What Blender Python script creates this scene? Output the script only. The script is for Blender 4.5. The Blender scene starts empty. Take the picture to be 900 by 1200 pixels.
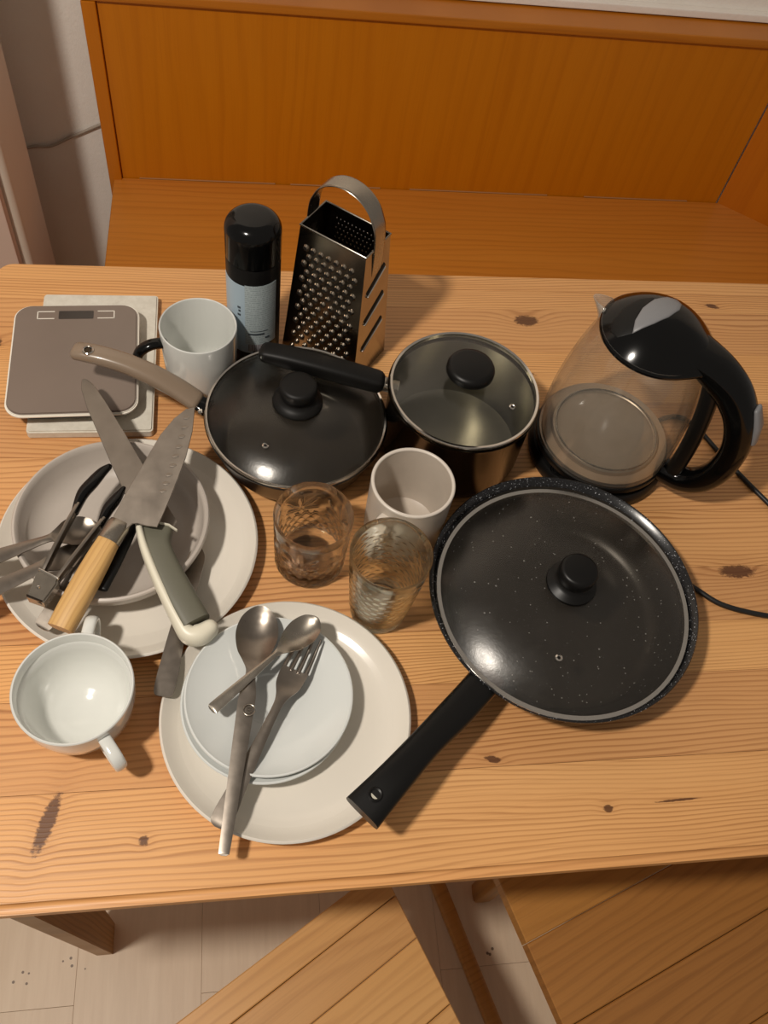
import bpy, bmesh, math, random
from mathutils import Vector, Matrix
random.seed(7)
PI = math.pi
sc = bpy.context.scene
COL = sc.collection
TZ = 0.75                      # height of the table top above the floor
CAMH = TZ + 0.82               # height of the photographer's camera

# ------------------------------------------------------------------ camera, world, light, exposure
RW = Matrix(((0.9882457789671001, -0.014872981251403976, 0.15214820006298074),
             (-0.09423349979514734, -0.8429516789940616, 0.5296720819501914),
             (0.12037577775477673, -0.5377836566034595, -0.8344449717148188)))
FPX = 1024.7
cd = bpy.data.cameras.new('camera'); cam = bpy.data.objects.new('camera', cd); COL.objects.link(cam)
cd.sensor_fit = 'HORIZONTAL'; cd.sensor_width = 36.0; cd.lens = FPX / 900 * 36.0
cd.clip_start = 0.02
m = Matrix.Identity(4)
for i in range(3):
    m[i][0] = RW[i][0]; m[i][1] = -RW[i][1]; m[i][2] = -RW[i][2]
m[2][3] = CAMH
cam.matrix_world = m
sc.camera = cam

w = bpy.data.worlds.new('room_light'); sc.world = w; w.use_nodes = True
w.node_tree.nodes['Background'].inputs[0].default_value = (1.0, 0.89, 0.78, 1)
w.node_tree.nodes['Background'].inputs[1].default_value = 0.23

ld = bpy.data.lights.new('ceiling_lamp', 'POINT'); ld.energy = 87; ld.color = (1.0, 0.92, 0.82)
ld.shadow_soft_size = 0.06
lo = bpy.data.objects.new('ceiling_lamp', ld); COL.objects.link(lo); lo.location = (-0.62, 0.02, TZ + 1.50)

vs = sc.view_settings
vs.view_transform = 'Standard'; vs.look = 'None'; vs.gamma = 1; vs.use_curve_mapping = False
vs.exposure = 0.0
sc.cycles.max_bounces = 16; sc.cycles.transmission_bounces = 12; sc.cycles.transparent_max_bounces = 24
sc.cycles.glossy_bounces = 6; sc.cycles.sample_clamp_indirect = 8.0
sc.cycles.caustics_refractive = True; sc.cycles.caustics_reflective = False
sc.cycles.blur_glossy = 0.5

# ------------------------------------------------------------------ helpers
def at(px, py, z=0.0):
    """world point on the height z above the table top, seen along one measured ray of the photograph"""
    r = RW @ Vector((px - 450, py - 600, FPX)); t = (z - 0.82) / r.z
    return Vector((r.x * t, r.y * t, TZ + z))
def W(x, y, z): return Vector((x, y, TZ + z))

def smooth(me, ang=35):
    for p in me.polygons: p.use_smooth = True
    me.set_sharp_from_angle(angle=math.radians(ang))
def mesh(verts, faces, ang=35, merge=True):
    me = bpy.data.meshes.new('m'); bm = bmesh.new()
    vv = [bm.verts.new(v) for v in verts]
    for f in faces:
        try: bm.faces.new([vv[i] for i in f])
        except ValueError: pass
    if merge: bmesh.ops.remove_doubles(bm, verts=bm.verts, dist=1e-6)
    bmesh.ops.recalc_face_normals(bm, faces=bm.faces)
    bm.to_mesh(me); bm.free(); smooth(me, ang)
    return me
def link(name, me, mat, parent=None, loc=None, kind=None, label=None):
    me.name = name
    o = bpy.data.objects.new(name, me); COL.objects.link(o)
    if mat is not None:
        if isinstance(mat, (list, tuple)):
            for q in mat: me.materials.append(q)
        elif not me.materials: me.materials.append(mat)
    if parent is not None: o.parent = parent
    if 'wn' in me: q = o.modifiers.new('wn', 'WEIGHTED_NORMAL'); q.keep_sharp = True; q.weight = 60
    if loc is not None: o.location = loc
    if kind: o['kind'] = kind
    if label: o['label'] = label
    return o
def thing(name, label, cat, loc, rotz=0, group=None):
    o = bpy.data.objects.new(name, None); COL.objects.link(o); o.empty_display_size = .03
    o.location = loc; o.rotation_euler = (0, 0, rotz); o['label'] = label; o['category'] = cat
    if group: o['group'] = group
    return o
def tag(o, label, cat, group=None):
    o['label'] = label; o['category'] = cat
    if group: o['group'] = group
    return o
def rel(pts, root): return [Vector(p) - root.location for p in pts]

def lathe(prof, seg=64, ang=35, fn=None):
    """prof: (r, z) list; closed where r = 0; fn(r, z, angle, row) may displace the radius"""
    vs_, fs = [], []
    n = len(prof)
    for i, (r, z) in enumerate(prof):
        for k in range(seg):
            a = 2 * PI * k / seg; rr = r
            if fn: rr = fn(r, z, a, i)
            vs_.append((rr * math.cos(a), rr * math.sin(a), z))
    for i in range(n - 1):
        for k in range(seg):
            k2 = (k + 1) % seg
            fs.append((i * seg + k, i * seg + k2, (i + 1) * seg + k2, (i + 1) * seg + k))
    return mesh_lathe(vs_, fs, prof, seg, ang)
def mesh_lathe(vs_, fs, prof, seg, ang):
    me = bpy.data.meshes.new('m'); bm = bmesh.new()
    vv = [bm.verts.new(v) for v in vs_]
    for f in fs: bm.faces.new([vv[i] for i in f])
    bmesh.ops.remove_doubles(bm, verts=bm.verts, dist=1e-6)
    for f in [f for f in bm.faces if f.calc_area() < 1e-14]: bm.faces.remove(f)
    bmesh.ops.recalc_face_normals(bm, faces=bm.faces)
    bm.to_mesh(me); bm.free(); smooth(me, ang)
    return me
def arc(cx, cz, r, a0, a1, n):
    return [(cx + r * math.cos(math.radians(a0 + (a1 - a0) * i / n)), cz + r * math.sin(math.radians(a0 + (a1 - a0) * i / n))) for i in range(n + 1)]
def ring_prof(r, z, t, n=10):
    return [(r + t * math.cos(2 * PI * i / n), z + t * math.sin(2 * PI * i / n)) for i in range(n + 1)]

def box(x0, x1, y0, y1, z0, z1, bev=0.0, seg=2):
    me = bpy.data.meshes.new('m'); bm = bmesh.new()
    bmesh.ops.create_cube(bm, size=1)
    for v in bm.verts:
        v.co = ((x0 + x1) / 2 + v.co.x * (x1 - x0), (y0 + y1) / 2 + v.co.y * (y1 - y0), (z0 + z1) / 2 + v.co.z * (z1 - z0))
    if bev: bmesh.ops.bevel(bm, geom=bm.edges[:], offset=bev, segments=seg, affect='EDGES', profile=.5)
    bm.to_mesh(me); bm.free(); smooth(me, 40); me['wn'] = 1
    return me
def prism(poly, thick, bev=0.0, seg=2, ang=35):
    """poly: 3D outline (roughly planar); extruded down by thick"""
    me = bpy.data.meshes.new('m'); bm = bmesh.new()
    a = [bm.verts.new(p) for p in poly]; b = [bm.verts.new((p[0], p[1], p[2] - thick)) for p in poly]
    n = len(poly)
    bm.faces.new(a); bm.faces.new(b[::-1])
    for i in range(n): bm.faces.new((a[i], b[i], b[(i + 1) % n], a[(i + 1) % n]))
    bmesh.ops.recalc_face_normals(bm, faces=bm.faces)
    if bev:
        bmesh.ops.bevel(bm, geom=[e for e in bm.edges if len(e.link_faces) == 2 and e.calc_face_angle(0) > .6 and (e.verts[0] in a and e.verts[1] in a or e.verts[0] in b and e.verts[1] in b)], offset=bev, segments=seg, affect='EDGES')
    bm.to_mesh(me); bm.free(); smooth(me, ang); me['wn'] = 1
    return me
def rrect(w_, h_, r, n=6, cx=0, cy=0, z=0):
    p = []
    for sx, sy, a0 in ((1, 1, 0), (-1, 1, 90), (-1, -1, 180), (1, -1, 270)):
        for i in range(n + 1):
            a = math.radians(a0 + 90 * i / n)
            p.append(Vector((cx + sx * (w_ / 2 - r) + r * math.cos(a), cy + sy * (h_ / 2 - r) + r * math.sin(a), z)))
    return p
def spline(pts, n=8):
    """Catmull-Rom through tuples of any length"""
    out = []; P = [list(p) for p in pts]
    for i in range(len(P) - 1):
        p0, p1, p2, p3 = P[max(i - 1, 0)], P[i], P[i + 1], P[min(i + 2, len(P) - 1)]
        for k in range(n):
            t = k / n
            out.append([.5 * (2 * b + (c - a) * t + (2 * a - 5 * b + 4 * c - d) * t * t + (3 * b - a - 3 * c + d) * t ** 3) for a, b, c, d in zip(p0, p1, p2, p3)])
    out.append(P[-1]); return out
def sweep(path, hw, ht, up=(0, 0, 1), seg=14, power=2.0, round_ends=True, ang=50):
    """path: points; hw/ht: half width / half thickness (number or list); section is a superellipse"""
    P = [Vector(p) for p in path]; n = len(P)
    hw = hw if isinstance(hw, (list, tuple)) else [hw] * n
    ht = ht if isinstance(ht, (list, tuple)) else [ht] * n
    rows = []
    st = []
    for i in range(n):
        t = (P[min(i + 1, n - 1)] - P[max(i - 1, 0)]).normalized(); st.append((P[i], t, hw[i], ht[i]))
    if round_ends:
        c0, t0, a0, b0 = st[0]; c1, t1, a1, b1 = st[-1]
        d0, d1 = min(a0, b0), min(a1, b1)
        pre = [(c0 - t0 * d0 * .95 * math.sin(q), t0, max(a0 - d0 * (1 - math.cos(q)), 1e-4), max(b0 - d0 * (1 - math.cos(q)), 1e-4)) for q in (1.5, 1.2, .8, .4)]
        post = [(c1 + t1 * d1 * .95 * math.sin(q), t1, max(a1 - d1 * (1 - math.cos(q)), 1e-4), max(b1 - d1 * (1 - math.cos(q)), 1e-4)) for q in (.4, .8, 1.2, 1.5)]
        st = pre + st + post
    vs_ = []
    for c, t, a, b in st:
        u = Vector(up); s = t.cross(u)
        if s.length < 1e-4: s = Vector((1, 0, 0))
        s.normalize(); v = s.cross(t).normalized()
        for k in range(seg):
            th = 2 * PI * k / seg; x, y = math.cos(th), math.sin(th)
            e = 2.0 / power
            vs_.append(c + s * (a * math.copysign(abs(x) ** e, x)) + v * (b * math.copysign(abs(y) ** e, y)))
    fs = []
    m_ = len(st)
    for i in range(m_ - 1):
        for k in range(seg):
            fs.append((i * seg + k, i * seg + (k + 1) % seg, (i + 1) * seg + (k + 1) % seg, (i + 1) * seg + k))
    fs.append(tuple(range(seg))[::-1]); fs.append(tuple(range((m_ - 1) * seg, m_ * seg)))
    return mesh(vs_, fs, ang, merge=False)
def blade_grid(A, B, stations, thick=.0014, nu=9, crown=0.0):
    """flatware body from A to B (world points, z ignored): stations (s in 0..1, half width, z above table, dish)"""
    A = Vector((A[0], A[1], 0)); B = Vector((B[0], B[1], 0)); d = B - A; n = Vector((-d.y, d.x, 0)).normalized()
    rows = spline(stations, 6); top = []
    for s, hw, z, dish in rows:
        s = min(max(s, 0), 1); hw = max(hw, .0002); row = []
        for k in range(nu):
            u = -1 + 2 * k / (nu - 1)
            c = A + d * s + n * (u * hw)
            row.append(Vector((c.x, c.y, TZ + z - dish * (1 - u * u))))
        top.append(row)
    m_ = len(top); vs_ = [v for r in top for v in r] + [v - Vector((0, 0, thick)) for r in top for v in r]
    o = m_ * nu; fs = []
    for i in range(m_ - 1):
        for k in range(nu - 1):
            a, b, c, e = i * nu + k, i * nu + k + 1, (i + 1) * nu + k + 1, (i + 1) * nu + k
            fs.append((a, b, c, e)); fs.append((o + e, o + c, o + b, o + a))
        for k in (0, nu - 1):
            a, e = i * nu + k, (i + 1) * nu + k
            fs.append((a, e, o + e, o + a))
    for i in (0, m_ - 1):
        for k in range(nu - 1):
            a, b = i * nu + k, i * nu + k + 1
            fs.append((a, b, o + b, o + a))
    return vs_, fs
def shift(vs_, root): return [Vector(v) - root.location for v in vs_]

# ------------------------------------------------------------------ materials
def srgb(r, g, b):
    f = lambda c: (c / 255 / 12.92) if c / 255 <= .04045 else ((c / 255 + .055) / 1.055) ** 2.4
    return (f(r), f(g), f(b), 1)
class NT:
    def __init__(s, name):
        s.m = bpy.data.materials.new(name); s.m.use_nodes = True; s.t = s.m.node_tree; s.t.nodes.clear()
        s.out = s.t.nodes.new('ShaderNodeOutputMaterial')
    def n(s, typ, **kw):
        q = s.t.nodes.new('ShaderNode' + typ)
        for k, v in kw.items(): setattr(q, k, v)
        return q
    def set(s, node, **kw):
        for k, v in kw.items():
            i = node.inputs[int(k[1:])] if k[0] == 'i' and k[1:].isdigit() else node.inputs[k.replace('_', ' ')]
            if hasattr(v, 'is_output'): s.t.links.new(v, i)
            else: i.default_value = v
        return node
    def math(s, op, a, b=None, c=None, clamp=False):
        q = s.n('Math', operation=op, use_clamp=clamp)
        for k, v in enumerate((a, b, c)):
            if v is None: continue
            if hasattr(v, 'is_output'): s.t.links.new(v, q.inputs[k])
            else: q.inputs[k].default_value = v
        return q.outputs[0]
    def mix(s, f, a, b):
        q = s.n('Mix', data_type='RGBA')
        for i, v in ((0, f), (6, a), (7, b)):
            if hasattr(v, 'is_output'): s.t.links.new(v, q.inputs[i])
            else: q.inputs[i].default_value = v
        return q.outputs[2]
    def ramp(s, f, stops):
        q = s.n('ValToRGB'); e = q.color_ramp.elements
        while len(e) < len(stops): e.new(.5)
        for k, (p, c) in enumerate(stops): e[k].position = p; e[k].color = c if len(c) == 4 else (*c, 1)
        s.t.links.new(f, q.inputs[0]); return q.outputs[0]
    def noise(s, vec, scale, detail=3, rough=.55, dist=0):
        q = s.n('TexNoise'); s.set(q, Scale=scale, Detail=detail, Roughness=rough, Distortion=dist)
        if vec is not None: s.t.links.new(vec, q.inputs['Vector'])
        return q.outputs['Fac']
    def comb(s, x, y, z):
        q = s.n('CombineXYZ'); s.set(q, X=x, Y=y, Z=z); return q.outputs[0]
    def bsdf(s, **kw):
        q = s.n('BsdfPrincipled'); s.set(q, **kw); s.t.links.new(q.outputs[0], s.out.inputs[0]); return q
    def bump(s, h, strength=.2, dist=.001):
        q = s.n('Bump'); s.set(q, Strength=strength, Distance=dist, Height=h); return q.outputs[0]

def plain(name, col, rough=.4, metal=0.0, spec=.5, var=.0, vscale=30, coat=0.0, rvar=0.0, bump=0.0, bscale=200, sss=0):
    t = NT(name); pos = t.n('TexCoord').outputs['Object']
    c = col; r = rough
    if var or rvar: nz = t.noise(pos, vscale, 4)
    if var:
        d = tuple(x * (1 - var) for x in col[:3]) + (1,); l = tuple(min(1, x * (1 + var)) for x in col[:3]) + (1,)
        c = t.ramp(nz, [(.3, d), (.7, l)])
    if rvar: r = t.math('ADD', t.math('MULTIPLY', t.math('SUBTRACT', nz, .5), rvar * 2), rough)
    kw = dict(Base_Color=c, Roughness=r, Metallic=metal, Specular_IOR_Level=spec)
    if coat: kw.update(Coat_Weight=coat, Coat_Roughness=.08)
    if bump: kw['Normal'] = t.bump(t.noise(pos, bscale, 3), bump, .0006)
    t.bsdf(**kw); return t.m

def wood(name, light, mid, dark, axes=('x', 'y'), rot=0.0, freq=95, warp=7.0, along=1.1, across=7.0, knots=(), rough=.42, line=.55, tone=.12, bump=.12):
    t = NT(name)
    geo = t.n('NewGeometry').outputs['Position']
    mp = t.n('Mapping'); t.set(mp, Vector=geo); mp.inputs['Rotation'].default_value = (0, 0, rot)
    sp = t.n('SeparateXYZ'); t.set(sp, Vector=mp.outputs[0])
    ax = dict(x=sp.outputs[0], y=sp.outputs[1], z=sp.outputs[2])
    u, v = ax[axes[0]], ax[axes[1]]
    rnd = t.n('ObjectInfo').outputs['Random']
    off = t.math('MULTIPLY', rnd, 37.0)
    vec = t.comb(t.math('MULTIPLY', t.math('ADD', u, off), along), t.math('MULTIPLY', v, across), off)
    big = t.noise(vec, 1.0, 2, .5)
    med = t.noise(t.comb(t.math('MULTIPLY', u, along * 3.2), t.math('MULTIPLY', v, across * 3.5), t.math('ADD', off, 5.0)), 1.0, 2, .5)
    ring = t.math('ADD', t.math('MULTIPLY', t.math('MULTIPLY', v, freq), t.math('MULTIPLY_ADD', rnd, .5, .75)), t.math('ADD', t.math('MULTIPLY', big, warp), t.math('MULTIPLY', med, warp * .22)))
    rag = t.math('MULTIPLY', t.math('SUBTRACT', t.noise(t.comb(t.math('MULTIPLY', u, 160), t.math('MULTIPLY', v, 260), 3.0), 1.0, 3, .7), .5), 2.6) if knots else None
    kd = None; halo = None

    for (kx, ky, a, b, s) in knots:
        du = t.math('DIVIDE', t.math('SUBTRACT', u, kx), a)
        dv = t.math('DIVIDE', t.math('SUBTRACT', v, ky), b)
        if s: du = t.math('ADD', du, t.math('MULTIPLY', dv, s))
        d2 = t.math('ADD', t.math('MULTIPLY', du, du), t.math('MULTIPLY', dv, dv))
        g = t.math('POWER', 2.718, t.math('MULTIPLY', d2, -.22))
        ring = t.math('ADD', ring, t.math('MULTIPLY', g, min(2.6, 140 * min(a, b * 1.6))))
        k = t.math('SUBTRACT', 1.30, t.math('ADD', d2, rag), clamp=True)
        kd = k if kd is None else t.math('MAXIMUM', kd, k)
        halo = g if halo is None else t.math('MAXIMUM', halo, g)
    fine = t.noise(t.comb(t.math('MULTIPLY', u, 6), t.math('MULTIPLY', v, 420), off), 1.0, 3, .6)
    ring = t.math('ADD', ring, t.math('MULTIPLY', fine, .35))
    fr = t.math('FRACT', ring)
    prof = t.ramp(fr, [(0, (0, 0, 0)), (.5, (.10, .10, .10)), (.80, (1, 1, 1)), (.90, (.85, .85, .85)), (1, (0, 0, 0))])
    amp = t.noise(t.comb(t.math('MULTIPLY', u, 1.7), t.math('MULTIPLY', v, 16), t.math('ADD', off, 9.0)), 1.0, 2)
    lf = t.math('MULTIPLY', t.math('MULTIPLY', prof, line), t.math('MULTIPLY_ADD', amp, 1.9, -.25, clamp=True))
    base = t.mix(t.noise(t.comb(t.math('MULTIPLY', u, 2.2), t.math('MULTIPLY', v, 22), off), 1.0, 3), light, mid)
    c = t.mix(lf, base, dark)
    c = t.mix(t.math('MULTIPLY', t.math('SUBTRACT', fine, .5, clamp=True), .9), c, dark)
    hsv = t.n('HueSaturation'); t.set(hsv, Color=c, Value=t.math('MULTIPLY_ADD', rnd, 2 * tone, 1 - tone), Hue=t.math('MULTIPLY_ADD', rnd, .006, .4985))
    c = hsv.outputs[0]
    if kd is not None:
        c = t.mix(t.math('MULTIPLY', halo, .15), c, dark)
        c = t.mix(t.math('MULTIPLY', t.math('MULTIPLY', kd, 1.6, clamp=True), .85), c, srgb(74, 38, 22))
    t.bsdf(Base_Color=c, Roughness=t.math('MULTIPLY_ADD', fine, .2, rough - .1), Specular_IOR_Level=.4, Normal=t.bump(lf, bump, .0008))
    return t.m

KN = [(.372, .822, .016, .0095, 0), (.651, .857, .009, .0045, .4), (.548, .433, .021, .008, 0), (.229, .236, .007, .0036, .5), (.333, .183, .0048, .0036, 0), (.405, .186, .019, .0013, -.5), (-.096, .183, .0042, .0042, 0), (-.30, .768, .010, .010, 0), (-.179, .203, .0065, .025, -1.1), (.345, .727, .02, .004, .3)]
M = {}
M['pine'] = wood('pine_boards', srgb(230, 175, 117), srgb(213, 152, 94), srgb(152, 94, 50), knots=KN, freq=185, warp=16, along=1.1, across=5.0, rough=.40, line=.70)
M['table_leg'] = wood('pine_leg', srgb(178, 134, 84), srgb(160, 116, 68), srgb(112, 72, 38), axes=('z', 'y'), freq=120)
M['veneer'] = wood('orange_veneer_upright', srgb(198, 116, 14), srgb(186, 103, 6), srgb(166, 86, 3), axes=('z', 'x'), freq=26, warp=5, along=.7, across=5, rough=.34, line=.30, tone=.05, bump=.02)
M['veneer_seat'] = wood('orange_veneer_flat', srgb(206, 132, 50), srgb(192, 116, 36), srgb(152, 84, 22), axes=('x', 'y'), freq=60, warp=5, along=1.2, across=7, rough=.36, line=.35, tone=.04, bump=.03)
M['veneer_rail'] = wood('orange_rail', srgb(196, 122, 34), srgb(178, 102, 20), srgb(134, 70, 10), axes=('x', 'z'), freq=60, warp=4, rough=.32, line=.35, tone=.05, bump=.03)
M['chair_light'] = wood('pine_chair_light', srgb(214, 164, 104), srgb(200, 146, 84), srgb(146, 92, 44), rot=-math.radians(31), freq=70, warp=8, along=1.4, across=6, rough=.4, line=.36, knots=[(-.085, -.092, .02, .010, 0)])
M['chair_shaded'] = wood('pine_chair_shaded', srgb(178, 124, 64), srgb(160, 106, 50), srgb(112, 68, 30), rot=-math.radians(22), freq=70, warp=9, along=1.4, across=6, rough=.4, line=.38)  # darker pine tones: mostly shade on this seat put into the colour

def laminate():
    t = NT('laminate_floor'); geo = t.n('NewGeometry').outputs['Position']; sp = t.n('SeparateXYZ'); t.set(sp, Vector=geo)
    rnd = t.n('ObjectInfo').outputs['Random']
    v = t.comb(t.math('MULTIPLY', sp.outputs[0], 90), t.math('MULTIPLY', sp.outputs[1], 7), t.math('MULTIPLY', rnd, 30))
    f = t.noise(v, 1.0, 4, .65)
    big = t.noise(t.comb(t.math('MULTIPLY', sp.outputs[0], 9), t.math('MULTIPLY', sp.outputs[1], 3), rnd), 1.0, 2)
    c = t.mix(f, srgb(206, 182, 154), srgb(234, 214, 188)); c = t.mix(t.math('MULTIPLY', big, .5), c, srgb(198, 172, 144))
    vo = t.n('TexVoronoi'); t.set(vo, Vector=geo, Scale=55.0, Randomness=1.0)
    keep = t.noise(geo, 9, 1)
    speck = t.math('MULTIPLY', t.math('LESS_THAN', vo.outputs['Distance'], .13), t.math('GREATER_THAN', keep, .60))
    c = t.mix(t.math('MULTIPLY', speck, .8), c, srgb(70, 45, 30))
    t.bsdf(Base_Color=c, Roughness=.42, Specular_IOR_Level=.4, Normal=t.bump(f, .1, .0006)); return t.m
M['floor'] = laminate()
def wallpaper():
    t = NT('white_plaster'); geo = t.n('NewGeometry').outputs['Position']
    f = t.noise(geo, 140, 4, .7); g = t.noise(geo, 9, 3)
    c = t.mix(g, srgb(232, 224, 214), srgb(244, 238, 230))
    t.bsdf(Base_Color=c, Roughness=.75, Specular_IOR_Level=.25, Normal=t.bump(f, .5, .002)); return t.m
M['wall'] = wallpaper()
M['cabinet'] = plain('pinkish_lacquer', srgb(206, 178, 162), .45, var=.03, vscale=6)
M['cabinet_edge'] = plain('cream_lacquer', srgb(214, 200, 184), .45)
M['cream'] = plain('cream_glaze', srgb(226, 219, 207), .22, var=.012, vscale=14, coat=.3)
M['white'] = plain('white_porcelain', srgb(216, 217, 212), .12, coat=.5)
M['saucer'] = plain('cool_white_porcelain', srgb(214, 217, 214), .16, coat=.4)
M['taupe_plate'] = plain('taupe_glaze', srgb(186, 176, 166), .35, var=.04, vscale=22, coat=.15)
M['stone'] = plain('grey_stoneware', srgb(190, 178, 164), .35, var=.04, vscale=40, coat=.2)
M['stone_rim'] = plain('pale_stoneware', srgb(212, 202, 190), .3, var=.03, vscale=40)
M['black'] = plain('glossy_black_plastic', (.002, .002, .002, 1), .13, spec=.35)
M['black_soft'] = plain('satin_black_plastic', (.0045, .0042, .004, 1), .38, spec=.28)
M['black_matt'] = plain('matt_black_bakelite', (.006, .0055, .005, 1), .48, spec=.26, bump=.08, bscale=700)
M['grey_button'] = plain('grey_plastic', srgb(126, 126, 128), .4)
M['steel'] = plain('brushed_steel', srgb(170, 162, 150), .26, metal=1, var=.05, vscale=60, rvar=.08)
M['steel_worn'] = plain('worn_steel', srgb(144, 135, 125), .30, metal=1, var=.05, vscale=120, rvar=.05)
M['steel_dark'] = plain('steel_dark_reflection', srgb(72, 64, 54), .18, metal=1, var=.1, vscale=20)  # saucepan outside: dark reflections of wood and pans put into the colour
M['steel_in'] = plain('pot_inner_steel', srgb(150, 146, 134), .32, metal=1, var=.06, vscale=30)
M['chrome'] = plain('chrome', srgb(220, 214, 205), .12, metal=1)
M['blade'] = plain('smudged_blade_steel', srgb(160, 150, 139), .42, metal=1, var=.07, vscale=45, rvar=.12)
M['taupe'] = plain('taupe_handle', srgb(136, 118, 100), .28, spec=.5, coat=.2)
M['scale_top'] = plain('taupe_scale_top', srgb(122, 108, 98), .24, spec=.5, var=.03, vscale=12)
M['scale_edge'] = plain('white_scale_edge', srgb(232, 226, 214), .35)
M['display'] = plain('dark_display', srgb(60, 54, 50), .15)
M['handle_wood'] = wood('beech_handle', srgb(226, 184, 120), srgb(212, 166, 100), srgb(170, 122, 68), rot=-math.radians(62), freq=260, warp=5, along=5, across=30, line=.35)
M['olive'] = plain('olive_grey_grip', srgb(98, 96, 82), .5)
M['ivory'] = plain('ivory_handle', srgb(226, 220, 200), .38)
M['cord'] = plain('black_cord', (.008, .008, .008, 1), .45)
M['wire'] = plain('grey_cable', srgb(170, 158, 144), .5)

def tile():
    t = NT('mottled_tile'); pos = t.n('TexCoord').outputs['Object']
    f = t.noise(pos, 70, 5, .7); g = t.noise(pos, 25, 3)
    c = t.mix(t.math('MULTIPLY_ADD', f, 2.2, -.7, clamp=True), srgb(206, 200, 186), srgb(232, 228, 216)); c = t.mix(t.math('MULTIPLY', g, .3), c, srgb(198, 192, 178))
    t.bsdf(Base_Color=c, Roughness=.45, Normal=t.bump(f, .1, .0005)); return t.m
M['tile'] = tile()
def speckle(name, base, scale, thr, rough=.22):
    t = NT(name); pos = t.n('TexCoord').outputs['Object']
    col = base
    for k, (s, th, cc) in enumerate(((scale, thr, (.40, .41, .43, 1)), (scale * .55, thr * .8, (.35, .36, .38, 1)), (scale * 1.7, thr * .9, (.16, .17, .19, 1)))):
        vo = t.n('TexVoronoi'); t.set(vo, Vector=pos, Scale=s, Randomness=1.0)
        rn = t.n('SeparateColor'); t.set(rn, Color=vo.outputs['Color'])
        mk = t.math('MULTIPLY', t.math('LESS_THAN', vo.outputs['Distance'], th), t.math('GREATER_THAN', rn.outputs[0], .40))
        col = t.mix(mk, col, cc)
    t.bsdf(Base_Color=col, Roughness=rough, Specular_IOR_Level=.5); return t.m
M['granite'] = speckle('speckled_black_enamel', (.010, .010, .011, 1), 440, .18)
M['granite_in'] = speckle('speckled_grey_coating', (.022, .018, .014, 1), 150, .11, .35)
M['pan_dark'] = plain('brown_black_coating', (.020, .015, .011, 1), .3, var=.2, vscale=25)
M['pan_outer'] = plain('dark_pan_outside', (.016, .013, .011, 1), .25)

def thin_glass(name, tint, gloss=.06, film=.0, ior=1.5, smear=0.0):
    t = NT(name)
    lw = t.n('LayerWeight'); fac = t.math('MULTIPLY_ADD', t.math('POWER', lw.outputs['Facing'], 4.0), .7, .035)
    tr = t.n('BsdfTransparent'); tr.inputs[0].default_value = tint
    gl = t.n('BsdfGlossy'); pos = t.n('TexCoord').outputs['Object']
    if smear:
        nz = t.noise(pos, 45, 5, .7)
        t.set(gl, Roughness=t.math('MULTIPLY_ADD', nz, smear, gloss))
        bp = t.bump(t.noise(pos, 260, 3, .7), .25, .0004); t.set(gl, Normal=bp)
    else: gl.inputs['Roughness'].default_value = gloss
    mx = t.n('MixShader'); t.set(mx, i0=fac, i1=tr.outputs[0], i2=gl.outputs[0])
    outp = mx.outputs[0]
    if film:
        df = t.n('BsdfDiffuse'); df.inputs[0].default_value = (.55, .52, .47, 1)
        m2 = t.n('MixShader'); t.set(m2, i0=t.math('MULTIPLY', t.noise(pos, 18, 4, .7), film), i1=outp, i2=df.outputs[0]); outp = m2.outputs[0]
    t.t.links.new(outp, t.out.inputs[0]); return t.m
M['lid_glass'] = thin_glass('smoky_lid_glass', (.86, .84, .80, 1), .12, .012, smear=.22)
M['lid_glass_dark'] = thin_glass('dusty_lid_glass', (.84, .82, .79, 1), .15, .014, smear=.28)
M['pot_lid_glass'] = thin_glass('clear_lid_glass', (.90, .90, .88, 1), .05, .03, smear=.08)
M['kettle_glass'] = thin_glass('kettle_glass', (.95, .945, .93, 1), .03, .11)
def cut_glass(name, tint):
    t = NT(name)
    g = t.n('BsdfGlass'); g.inputs['Color'].default_value = tint; g.inputs['Roughness'].default_value = 0.0; g.inputs['IOR'].default_value = 1.46
    tr = t.n('BsdfTransparent'); tr.inputs[0].default_value = (.96, .95, .93, 1)
    mx = t.n('MixShader'); t.set(mx, i0=.20, i1=g.outputs[0], i2=tr.outputs[0]); t.t.links.new(mx.outputs[0], t.out.inputs[0]); return t.m
M['crystal'] = cut_glass('cut_crystal', (.98, .97, .95, 1))
M['tumbler'] = cut_glass('tumbler_glass', (.97, .98, .94, 1))
def label_mat():
    t = NT('printed_label'); pos = t.n('TexCoord').outputs['Object']; sp = t.n('SeparateXYZ'); t.set(sp, Vector=pos)
    ln = t.math('GREATER_THAN', t.math('FRACT', t.math('MULTIPLY', sp.outputs[2], 330)), .5)
    nz = t.math('GREATER_THAN', t.noise(t.comb(t.math('MULTIPLY', sp.outputs[0], 900), t.math('MULTIPLY', t.math('FLOOR', t.math('MULTIPLY', sp.outputs[2], 330)), 3.7), 0.0), 1.0, 1), .45)
    c = t.mix(t.math('MULTIPLY', t.math('MULTIPLY', ln, nz), .5), srgb(178, 190, 192), srgb(112, 124, 130))
    t.bsdf(Base_Color=c, Roughness=.4); return t.m
M['label_print'] = label_mat()
M['label_blue'] = plain('pale_blue_label', srgb(172, 190, 202), .4)
def barcode():
    t = NT('barcode_print'); pos = t.n('TexCoord').outputs['Object']; sp = t.n('SeparateXYZ'); t.set(sp, Vector=pos)
    s = t.math('GREATER_THAN', t.noise(t.comb(t.math('MULTIPLY', sp.outputs[0], 1500), 0.0, 0.0), 1.0, 1), .5)
    t.bsdf(Base_Color=t.mix(s, srgb(205, 200, 205), srgb(60, 56, 60)), Roughness=.45); return t.m
M['barcode'] = barcode()
M['ink'] = plain('dark_ink', srgb(70, 78, 84), .5)

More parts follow.
